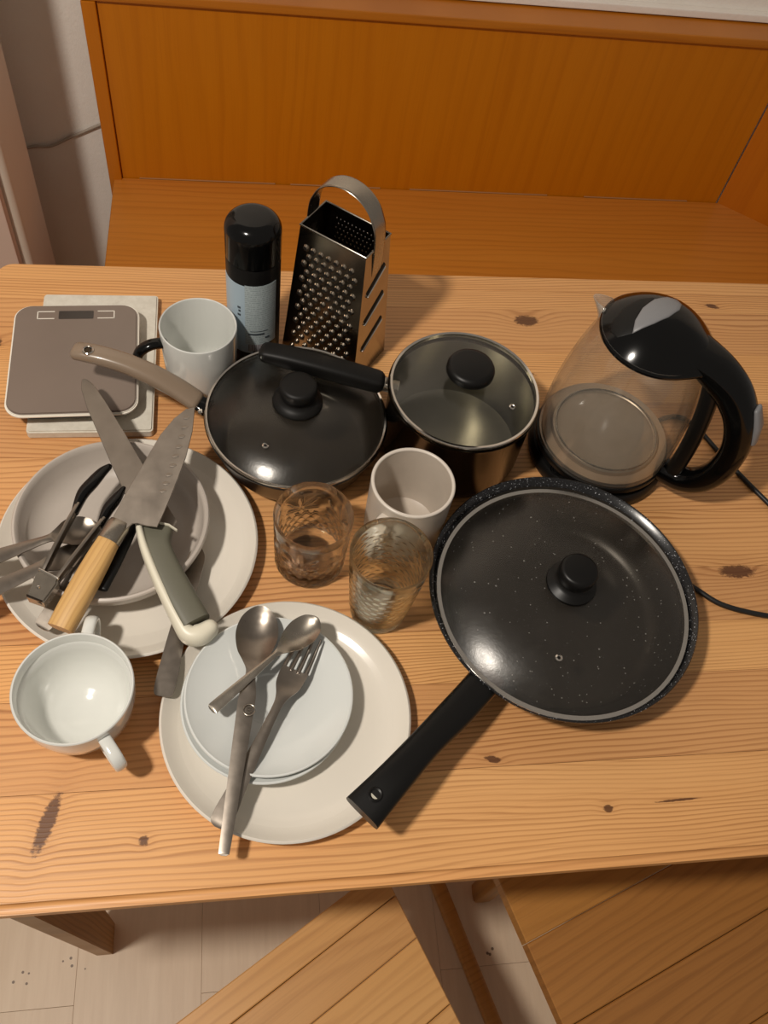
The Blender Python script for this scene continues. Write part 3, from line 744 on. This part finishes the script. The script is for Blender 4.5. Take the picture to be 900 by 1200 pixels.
th = link('handle', sweep([p[:3] for p in hs], [p[3] for p in hs], [p[4] for p in hs], seg=18, power=2.8), M['taupe'], p2, label='taupe curved handle')
ec = at(103, 410, .0952) - p2.location
link('hanging_eyelet', lathe([(.0042, -.002), (.0042, .0002), (.0052, .0008), (.0062, .0001), (.0062, -.002)], 28), M['chrome'], th, ec)
link('eyelet_hole', lathe([(0, -.0013), (.0043, -.0013), (.0043, -.0007), (0, -.0007)], 20), M['steel_dark'], th, ec)
b0 = at(229, 470, .050) - p2.location; b1 = at(243, 478, .047) - p2.location
link('handle_bracket', sweep([b0, b1], [.009, .012], [.004, .005], seg=12, power=3), M['black'], p2)
link('rivet', lathe([(0, .0025), (.002, .0022), (.0032, .001), (.0035, -.001), (0, -.001)], 16), M['chrome'], p2, at(235, 482, .0535) - p2.location)
c2 = (.0536, .6139)
cover('pan_cover', 'glass lid with black knob on the smaller dark pan', c2, .0580, .1006, .0215, M['lid_glass'], ('m', knobB), (at(311, 526, .068).x - c2[0], at(311, 526, .068).y - c2[1]), band=.003, flat=3.2)

# ------------------------------------------------------------------ saucepan
sp_ = thing('saucepan', 'deep steel saucepan with black bar handle, left of the kettle', 'pan', W(.2365, .6165, 0))
link('body', lathe([(0, .001), (.074, .001), (.079, .003), (.0815, .008), (.0822, .012), (.0822, .090), (.0845, .0945), (.0852, .0960), (.0848, .0975), (.0832, .0970), (.0810, .0940), (.0806, .090)], 96, 50), M['steel_dark'], sp_)
link('inside', lathe([(.0806, .0901), (.0803, .014), (.078, .007), (.072, .0052), (0, .005)], 96, 50), M['steel_in'], sp_)
f0 = at(458, 452, .083) - sp_.location; f1 = at(441, 447, .085) - sp_.location
link('ferrule', sweep([f0 + (f0 - f1) * .5, f0, f1 + (f1 - f0) * .3], [.0085, .008, .0085], [.007, .0065, .0075], seg=14, power=3, round_ends=False), M['steel'], sp_, label='steel ferrule')
q = [(442, 447, .086, .0122, .0100), (410, 438, .092, .0126, .0105), (370, 427, .098, .0126, .0102), (335, 418, .101, .0122, .0095), (312, 413, .101, .0112, .0082)]
hs = spline([(*(at(a, b, z) - sp_.location), hw, ht) for a, b, z, hw, ht in q], 5)
link('handle', sweep([p[:3] for p in hs], [p[3] for p in hs], [p[4] for p in hs], seg=20, power=3.6), M['black_matt'], sp_)
c3 = (.2365, .6165)
cover('pan_cover', 'clear glass lid with wide black knob on the steel saucepan', c3, .1005, .0838, .013, M['pot_lid_glass'], ('s', knobC), (at(600, 478, .106).x - c3[0], at(600, 478, .106).y - c3[1]), band=.0035, flat=2.2)

# ------------------------------------------------------------------ kettle on its base
LZ = .2040
KX, KY = .4155, .6025; KA = math.radians(-40)
kb = thing('kettle_base', 'round black kettle base with cord, under the glass kettle', 'base', W(KX, KY, 0))
link('base_plate', lathe([(0, .001), (.078, .001), (.082, .003), (.0835, .008), (.0825, .015), (.079, .0195), (.070, .021), (0, .021)], 80), M['black_soft'], kb)
em = at(652, 552, .018) - kb.location
for rr in (.0075, .0048):
    link('emblem', lathe(ring_prof(rr, 0, .0006, 8), 32), M['black'], kb, (em.x, em.y, .0205 if em.xy.length < .075 else .017))
cord = spline([(KX + .075, KY + .03, .006), (.515, .650, .004), (.540, .655, .0032), (.559, .639, .0032), (.5796, .595, .0032), (.600, .554, .0032), (.624, .510, .0032), (.650, .455, .0032), (.660, .410, .0032), (.640, .382, .0032), (.600, .373, .0032), (.5646, .375, .0032), (.518, .389, .0032), (.492, .409, .0032), (.460, .440, .0032), (.430, .462, .0032)], 8)
link('cord', sweep([W(*p) - kb.location for p in cord], .0030, .0030, seg=10), M['cord'], kb)
kt = thing('glass_kettle', 'glass electric kettle with black lid and handle at the table\'s right', 'kettle', W(KX, KY, .0215), KA)
z0 = .0215
go = [(.0775, .030), (.0785, .045), (.0792, .060), (.0788, .085), (.0768, .110), (.0730, .138), (.0680, .164), (.0622, .188), (.0594, .200), (.0586, .206)]
gg = spline(go, 4)
link('glass_body', lathe([(r, z - z0) for r, z in gg] + [(r - .0025, z - z0) for r, z in gg[::-1]] + [(gg[0][0], gg[0][1] - z0)], 96, 60), M['kettle_glass'], kt)
link('lower_collar', lathe([(0, .0005), (.072, .0005), (.0765, .002), (.0795, .006), (.0797, .0105), (.0790, .0125), (.076, .0130), (0, .0130)], 80), M['black_soft'], kt)
link('steel_band', lathe([(.0752, .0131), (.0772, .0131), (.0772, .0160), (.0752, .0165), (.0752, .0131)], 80), M['steel_worn'], kt)
link('heating_plate', lathe([(0, .0131), (.0745, .0131), (.0745, .0165), (.0650, .0170), (.0632, .0238), (.0600, .0248), (.0590, .0238), (.0582, .0232), (0, .0236)], 80), plain('heating_plate_steel', srgb(176, 160, 142), .38, metal=.75, var=.06, vscale=25, rvar=.1), kt)
link('glass_floor', lathe([(.0640, .0186), (.0752, .0186), (.0752, .0192), (.0640, .0192), (.0640, .0186)], 80), plain('limescaled_floor', srgb(166, 142, 118), .45, spec=.4, var=.08, vscale=40), kt)
link('plate_ring', lathe(ring_prof(.0600, .0252, .0011, 8), 80), M['steel'], kt)
# lid dome drawn out toward the handle
def lid_dome():
    vs_, fs = [], []; K = 64; ns = [0, .12, .25, .4, .55, .7, .82, .91, .97, 1.0]
    for s in ns:
        for k in range(K):
            a = 2 * PI * k / K; r = .0600 * s
            x, y = r * math.cos(a), r * math.sin(a)
            ext = max(0, math.cos(a)) ** 10 * .012 * s
            zz = LZ + .030 * (1 - s ** 2.2)
            vs_.append((x + ext, y, zz - z0))
    for s, z in ((1.002, LZ - .0015), (.995, LZ - .0035), (.975, LZ - .005), (0, LZ - .005)):
        for k in range(K):
            a = 2 * PI * k / K; ext = max(0, math.cos(a)) ** 10 * .012 * s
            vs_.append((.06 * s * math.cos(a) + ext, .06 * s * math.sin(a), z - z0))
    n = len(ns) + 4
    for i in range(n - 1):
        for k in range(K): fs.append((i * K + k, i * K + (k + 1) % K, (i + 1) * K + (k + 1) % K, (i + 1) * K + k))
    return mesh(vs_, fs, 50)
kl = link('lid', lid_dome(), M['black'], kt)
# thumb button: fan-shaped hollow and grey leaf-shaped button
def leaf(cx, cy, L, Wd, z, n=14, a=0):
    p = []
    for i in range(n): t = i / (n - 1); p.append((cx - L / 2 + L * t, cy + Wd * math.sin(PI * t ** 1.35) ** .8))
    for i in range(1, n - 1): t = 1 - i / (n - 1); p.append((cx - L / 2 + L * t, cy - Wd * math.sin(PI * t ** 1.35) ** .8))
    return p
def drape(poly, lift, th=.002):
    """thin cap lying on the domed lid: concentric rings of the outline, each point lifted to the dome"""
    n = len(poly); cx = sum(p[0] for p in poly) / n; cy = sum(p[1] for p in poly) / n
    def zz_(x, y): s = min(1, math.hypot(x, y) / .06); return LZ + .030 * (1 - s ** 2.2) - z0
    vs_, fs = [], []
    for k, (x, y) in enumerate(poly): vs_.append((x, y, zz_(x, y) + lift - th))
    for q, l in ((1, .6), (.96, 1), (.75, 1), (.5, 1), (.25, 1)):
        for x, y in poly:
            X, Y = cx + (x - cx) * q, cy + (y - cy) * q; vs_.append((X, Y, zz_(X, Y) + lift * l))
    vs_.append((cx, cy, zz_(cx, cy) + lift))
    for r in range(5):
        for k in range(n): fs.append((r * n + k, r * n + (k + 1) % n, (r + 1) * n + (k + 1) % n, (r + 1) * n + k))
    for k in range(n): fs.append((5 * n + k, 5 * n + (k + 1) % n, 6 * n))
    fs.append(tuple(range(n))[::-1])
    return mesh(vs_, fs, 60, merge=False)
def rot(poly, a, dx=0, dy=0): return [(x * math.cos(a) - y * math.sin(a) + dx, x * math.sin(a) + y * math.cos(a) + dy) for x, y in poly]
def kloc(pts):
    o = []
    for a, b in pts:
        q = at(a, b, .228) - Vector((KX, KY, 0)); o.append((q.x * math.cos(-KA) - q.y * math.sin(-KA), q.x * math.sin(-KA) + q.y * math.cos(-KA)))
    return o
btn = [(744, 385), (745, 374), (752, 363), (765, 354), (781, 349.5), (793, 352), (798, 359), (794, 368), (781, 377), (765, 382)]
hol = [(744, 385), (745, 374), (752, 363), (765, 354), (766, 350), (751, 349), (735, 354), (724, 364), (722, 374), (730, 383)]
def dense(p): return [p[i] if t == 0 else tuple((a + b) / 2 for a, b in zip(p[i], p[(i + 1) % len(p)])) for i in range(len(p)) for t in (0, 1)]
link('thumb_button', drape(kloc(dense(btn)), .0016, .002), M['grey_button'], kl, label='grey leaf-shaped thumb button')
link('button_hollow', drape(kloc(dense(hol)), .0005, .001), M['black_matt'], kl)
hp = [(.034, .213, .025, .0090), (.052, .207, .0235, .0135), (.074, .198, .0200, .0185), (.098, .183, .0168, .0190), (.118, .158, .0154, .0170), (.1305, .122, .0148, .0150), (.1310, .082, .0145, .0145), (.121, .053, .0142, .0142), (.104, .0385, .0142, .0135), (.086, .0360, .0142, .0130), (.078, .0360, .0145, .0130)]
hs = spline(hp, 5)
hk = link('handle', sweep([(r, 0, z - z0) for r, z, a, b in hs], [b for r, z, a, b in hs], [a for r, z, a, b in hs], up=(0, 1, 0), seg=22, power=2.6, round_ends=False), M['black'], kt)
bpth = spline([(.070, .196, .012), (.0790, .165, .0115), (.0855, .128, .011), (.0892, .092, .0105), (.0905, .062, .0105), (.0900, .036, .0115)], 5)
link('handle_spine', sweep([(r, 0, z - z0) for r, z, a in bpth], .0095, [a for r, z, a in bpth], up=(0, 1, 0), seg=14, power=3), M['black_soft'], kt)
link('switch', sweep([(.1255, 0, .1815 - z0), (.1352, 0, .163 - z0), (.1410, 0, .142 - z0)], [.0030, .0045, .0040], [.0075, .0085, .0070], up=(0, 1, 0), seg=14, power=2.6), M['grey_button'], hk, label='grey power switch')
sp_pts = []
def spout():
    vs_, fs = [], []; K = 13; rows = [(.188, 0.001, .006), (.194, .004, .010), (.200, .009, .012), (.206, .014, .012), (.209, .017, .010)]
    for z, e_, hw in rows:
        rb = .0612 + (.0590 - .0612) * (z - .186) / .014 if z < .200 else .0588
        for k in range(K):
            u = -1 + 2 * k / (K - 1); a = PI + u * hw / .06
            r = rb + e_ * (1 - u * u) + .0002
            vs_.append((r * math.cos(a), r * math.sin(a), z - z0))
    n = len(vs_)
    vs2 = [(x * .975, y * .96, z) for x, y, z in vs_]; 
    for i in range(len(rows) - 1):
        for k in range(K - 1):
            q = (i * K + k, i * K + k + 1, (i + 1) * K + k + 1, (i + 1) * K + k); fs.append(q); fs.append(tuple(n + j for j in q[::-1]))
    for i in range(len(rows) - 1):
        for k in (0, K - 1): fs.append((i * K + k, (i + 1) * K + k, n + (i + 1) * K + k, n + i * K + k))
    for i in (0, len(rows) - 1):
        for k in range(K - 1): fs.append((i * K + k, i * K + k + 1, n + i * K + k + 1, n + i * K + k))
    return mesh(vs_ + vs2, fs, 60, merge=False)
link('spout', spout(), thin_glass('spout_glass', (.93, .92, .9, 1), .05, .5), kt)

# ------------------------------------------------------------------ knives, tongs and flatware
def lay(pts, zf): return [at(a, b, zf(a, b)) for a, b in pts]
def zlin(p0, z0_, p1, z1_):
    d0 = Vector((p1[0] - p0[0], p1[1] - p0[1]))
    return lambda a, b: z0_ + (z1_ - z0_) * (Vector((a - p0[0], b - p0[1])).dot(d0) / d0.length_squared)
# santoku with beech handle
zk = zlin((62, 735), .052, (228, 478), .092)
kn = thing('santoku_knife', 'broad santoku knife with beech handle lying on top of the knife pile', 'knife', at(150, 615, .06))
out = [(228.5, 477), (218, 479), (204, 490), (188, 509), (168, 543), (148, 577), (131, 608), (126, 616), (141, 626), (150, 618), (155, 613.5), (161, 613), (172, 616), (184, 617.5), (190, 605), (200, 582), (209, 559), (218, 535), (225.5, 505)]
link('blade', prism(shift(lay(out, lambda a, b: zk(a, b) + .004), kn), .0016, .0004, 1), M['blade'], kn)
dm = lathe([(0, .00035), (.0012, .0003), (.0022, .0001), (.0026, -.0002)], 12); dm.materials.append(M['blade'])
for a, b in ((219, 489), (217, 500), (213.5, 511), (210, 523), (206, 534), (203, 545), (198.5, 556), (195, 566), (191.5, 575)):
    o = link('dimple', dm, None, kn, at(a, b, zk(a, b) + .0042) - kn.location); o.scale = (1.5, .8, .45); o.rotation_euler = (0, 0, math.radians(12))
b0 = at(138, 617, zk(138, 617)); b1 = at(127, 635, zk(127, 635)); 
link('bolster', sweep(shift([b0 + (b0 - b1) * .3, b0, b1], kn), [.0100, .0112, .0112], [.0065, .0098, .0104], seg=18, power=2.4, round_ends=False), M['steel'], kn, label='steel bolster')
hpt = [(128, 633, .0104, .0092), (115, 656, .0118, .0102), (98, 687, .0126, .0108), (82, 716, .0126, .0105), (71, 737, .0122, .0098)]
hs = spline([(*(at(a, b, zk(a, b)) - kn.location), hw, ht) for a, b, hw, ht in hpt], 6)
link('handle', sweep([p[:3] for p in hs], [p[3] for p in hs], [p[4] for p in hs], seg=20, power=2.7, round_ends=False), M['handle_wood'], kn, label='beech wood handle')
# chef knife with olive and ivory handle
zc = zlin((243, 745), .045, (96, 447), .072)
k2 = thing('chef_knife', 'long knife with olive and ivory handle, its blade tip over the scale', 'knife', at(185, 630, .05))
out = [(95.5, 446), (97, 443.8), (101, 444), (107, 448), (113, 455), (124, 471), (146, 507), (167, 543), (185, 573), (199, 597), (208, 611), (203, 618), (186, 622), (166, 622), (156, 600), (144, 573.5), (132, 547.5), (116, 510), (102, 478), (95, 455)]
link('blade', prism(shift(lay(out, lambda a, b: zc(a, b) - .002), k2), .0016, .0004, 1), M['blade'], k2)
gs = spline([(*(at(a, b, zc(a, b) + .002) - k2.location), hw, ht) for a, b, hw, ht in ((185, 619, .0155, .0085), (185, 640, .0130, .0110), (195, 668, .0140, .0122), (211, 700, .0150, .0125), (229, 731, .0150, .0118))], 7)
link('grip', sweep([p[:3] for p in gs], [p[3] for p in gs], [p[4] for p in gs], seg=24, power=3.2, round_ends=False), M['olive'], k2, label='olive grey grip')
iv = spline([(*(at(a, b, zc(a, b) + zz) - k2.location), hw, ht) for a, b, zz, hw, ht in ((163, 617, .004, .0036, .0085), (170, 645, .004, .0044, .0105), (186, 684, .003, .0048, .0112), (205, 722, .001, .0056, .0115), (220, 743, .0, .0085, .0115), (234, 744, .0, .0100, .0115), (246, 737, .0, .0085, .0105))], 6)
link('ivory_edge', sweep([p[:3] for p in iv], [p[3] for p in iv], [p[4] for p in iv], seg=16, power=2.4), M['ivory'], k2, label='ivory handle edge and butt')
cr = [at(a, b, zc(a, b) + .0105) - k2.location for a, b in ((188, 613.5), (198, 615.5), (207, 621.5))]
link('ivory_collar', sweep(cr, .0009, .003, seg=8), M['ivory'], k2)
# black handle standing in partly for shadow, and table knife, below the beech handle
z3 = zlin((122, 697), .0535, (162, 612), .0535)
pk = thing('black_handle_shadow', 'black utensil handle standing in partly for shadow, mostly hidden beneath the beech knife handle', 'knife', at(140, 655, .05))
hs = [at(a, b, .0505) - pk.location for a, b in ((119, 689), (133, 660), (147, 631), (157, 611))]
link('handle', sweep(hs, [.0068, .0078, .0076, .0062], [.003, .0035, .0035, .0028], seg=14, power=2.6), M['black_soft'], pk)
link('blade', prism(shift(lay([(154, 612), (164, 613), (186, 575), (178, 568)], lambda a, b: .0508), pk), .0012), M['steel_worn'], pk)
def flat_item(name, label, cat, A, B, zA, stations, mat, thick=.0014, group=None):
    vs_, fs = blade_grid(A, B, stations, thick)
    base = Vector(((A[0] + B[0]) / 2, (A[1] + B[1]) / 2, TZ + zA))
    o = thing(name, label, cat, base, 0, group)
    link('body', mesh(shift(vs_, o), fs, 50), mat, o)
    return o
# table knife strip along the left of the beech handle
A = at(49, 738, .030); B = at(127, 622, .058)
vs_, fs = blade_grid(A, B, [(0, .0030, .034, 0), (.02, .0078, .034, 0), (.1, .0088, .0365, 0), (.45, .0082, .046, 0), (.55, .0070, .049, 0), (.8, .0085, .0505, 0), (1, .0075, .0515, 0)], .0022)
tk = link('table_knife', mesh(shift(vs_, type('o', (), {'location': A})()), fs, 50), M['steel_worn'], None, A); tag(tk, 'steel table knife showing as a strip left of the beech handle', 'knife')
# table knife whose handle points to the table front between the plates
A = at(192, 822, .012); B = at(233, 640, .022)
vs_, fs = blade_grid(A, B, [(0, .0035, .0255, 0), (.015, .0085, .0256, 0), (.1, .0098, .0260, -.0004), (.3, .0086, .0272, -.0006), (.42, .0076, .0278, -.0006), (.52, .0066, .0268, -.0004), (.6, .0082, .0265, 0), (.8, .0092, .0248, 0), (.93, .0085, .0225, 0), (1, .002, .0215, 0)], .0022)
tk2 = link('table_knife', mesh(shift(vs_, type('o', (), {'location': A})()), fs, 50), M['steel_worn'], None, A); tag(tk2, 'steel table knife with handle end between soup cup and cream plate', 'knife')
# tongs
zt_ = .058
tg = thing('tongs', 'small steel tongs with black tips lying open across the taupe plate', 'tongs', at(80, 640, zt_))
def arm(px, hw, ht):
    return sweep([at(a, b, z) - tg.location for a, b, z in px], hw, ht, seg=12, power=4)
a1 = [(51, 671, .058), (66, 640, .060), (80, 613, .061), (92, 592, .061)]
a2 = [(67, 680, .058), (86, 655, .059), (104, 632, .060), (122, 609, .060)]
for path, tip in ((a1, [(88, 600, .061, .0034, .0050), (97, 579, .061, .0058, .0052), (109, 565, .060, .0062, .0048), (120, 553, .058, .0050, .0042), (128, 547, .056, .0030, .0034)]),
                  (a2, [(118, 615, .060, .0034, .0050), (126, 598, .060, .0055, .0052), (135, 586, .059, .0056, .0046), (141, 578, .058, .0040, .004), (145, 573, .057, .0026, .0034)])):
    am = link('arm', arm(path, .0024, .0052), M['steel_worn'], tg)
    ts = spline([(*(at(a, b, z) - tg.location), hw, ht) for a, b, z, hw, ht in tip], 5)
    link('tip', sweep([p[:3] for p in ts], [p[3] for p in ts], [p[4] for p in ts], seg=12, power=2.6), M['black'], am, label='black silicone tip')
hb = lay([(46, 667), (68, 677), (67, 684), (51, 706), (31, 699), (41, 674)], lambda a, b: .0640)
link('hinge', prism(shift(hb, tg), .013, .0015, 2), M['steel'], tg)
link('locking_ring', sweep([at(a, b, .0645) - tg.location for a, b in ((46, 667), (57, 672.5), (68, 678))], .0013, .0016, seg=10), M['chrome'], tg)
link('end_slot', sweep([at(a, b, .0600) - tg.location for a, b in ((33, 699.5), (49, 706))], .0012, .0048, seg=10), M['black_soft'], tg)
link('rivet', lathe([(0, .0012), (.0012, .001), (.0018, 0), (0, -.0002)], 14), M['chrome'], tg, at(45, 688, .0642) - tg.location)
# two spoons under the tongs, handles off the left edge of the frame
A = at(-45, 668, .05); B = at(117, 617, .042)
vs_, fs = blade_grid(A, B, [(0, .003, .052, 0), (.02, .0085, .052, 0), (.2, .0085, .0525, -.0004), (.45, .0058, .053, -.0006), (.62, .0042, .0530, -.0008), (.68, .0075, .0520, .001), (.78, .0155, .0505, .0045), (.88, .0165, .0475, .006), (.96, .010, .0455, .003), (1, .0008, .0445, 0)], .0012)
s1 = link('table_spoon', mesh(shift(vs_, type('o', (), {'location': A})()), fs, 50), M['steel_worn'], None, A); tag(s1, 'steel spoon under the tongs, the upper of two handles leaving the frame', 'spoon')
A = at(-42, 705, .05); B = at(112, 640, .040)
vs_, fs = blade_grid(A, B, [(0, .003, .0475, 0), (.02, .009, .0475, 0), (.25, .0085, .048, -.0004), (.45, .0070, .0485, -.0006), (.58, .0065, .0485, -.0006), (.66, .0100, .0470, .001), (.78, .0135, .0440, .0015), (.92, .0135, .0400, .0015), (1, .0095, .037, 0)], .0012)
s2 = link('serving_spoon', mesh(shift(vs_, type('o', (), {'location': A})()), fs, 50), M['steel_dark2'] if 'steel_dark2' in M else M['steel_worn'], None, A); tag(s2, 'broad steel flatware under the tongs, lower of two handles leaving the frame', 'spoon')

# spoon, fork and teaspoon on the saucer
A = at(262, 1003, .036); B = at(306, 711, .044)
L = [(0, .0022, .0365, 0), (.008, .0042, .0368, 0), (.03, .0048, .0372, -.0004), (.25, .0062, .0405, -.0005), (.50, .0076, .0440, -.0006), (.60, .0078, .0450, -.0004), (.66, .0056, .0455, -.0008), (.71, .0050, .0452, -.0006), (.75, .0095, .0445, .0015), (.80, .0165, .0440, .0050), (.87, .0202, .0440, .0078), (.93, .0182, .0445, .0062), (.965, .0138, .0450, .0034), (.988, .0082, .0455, .0012), (1, .0030, .0458, 0)]
vs_, fs = blade_grid(A, B, L, .0013, 11)
so = thing('table_spoon', 'large steel table spoon with round emblem, bowl up on the upper saucer', 'spoon', A)
link('body', mesh(shift(vs_, so), fs, 50), M['steel_worn'], so)
ep = at(292, 832, .0465) - so.location
eo = link('emblem', lathe(ring_prof(.0052, 0, .0004, 8), 28), M['steel'], so, ep)
link('emblem_sign', sweep([(x * .0028, y * .0028, .0001) for x, y in [(.8, .7), (.2, 1), (-.6, .8), (-.5, .2), (.4, -.1), (.7, -.6), (0, -1), (-.8, -.7)]], .0004, .0003, seg=6), M['steel'], eo)
A = at(255, 969, .036); B = at(365, 744, .045)
fo = thing('table_fork', 'steel fork on the upper saucer, its handle below the large spoon', 'fork', A)
zoff = -.0042
L = [(0, .003, .033, 0), (.015, .0082, .033, 0), (.06, .0098, .0335, -.0004), (.2, .0078, .0350, -.0006), (.45, .0050, .0372, -.0008), (.60, .0042, .0385, -.0008), (.66, .0062, .0382, -.0004), (.72, .0115, .0376, .0012), (.78, .0130, .0374, .0016), (.815, .0130, .0376, .0014)]
vs_, fs = blade_grid(A, B, L, .0013, 9)
link('body', mesh(shift(vs_, fo), fs, 50), M['steel_worn'], fo)
dd = Vector((B.x - A.x, B.y - A.y, 0)); nn = Vector((-dd.y, dd.x, 0)).normalized()
for k in range(4):
    o_ = -.0112 + .0075 * k
    pp = [Vector((A.x, A.y, 0)) + dd * s + nn * (o_ * (1 - .1 * (s - .8) / .2)) + Vector((0, 0, TZ + z)) for s, z in ((.805, .0362), (.88, .0362), (.94, .0385), (1.0, .0425))]
    link('tine', sweep(shift(pp, fo), [.0021, .0018, .0016, .0009], [.0008, .0009, .0009, .0006], seg=8), M['steel_worn'], fo)
A = at(247, 832, .048); B = at(373, 722, .055)
L = [(0, .0022, .0475, 0), (.012, .0050, .0475, 0), (.05, .0056, .0478, -.0006), (.3, .0044, .0492, -.0008), (.52, .0030, .0505, -.0008), (.60, .0030, .0508, -.0006), (.66, .0065, .0505, .001), (.75, .0126, .0500, .0040), (.85, .0148, .0502, .0052), (.94, .0118, .0508, .0032), (.985, .0055, .0515, .0010), (1, .0006, .0518, 0)]
vs_, fs = blade_grid(A, B, L, .0012, 11)
ts_ = link('teaspoon', mesh(shift(vs_, type('o', (), {'location': A})()), fs, 50), M['steel'], None, A); tag(ts_, 'small teaspoon lying across the large spoon and fork', 'spoon')
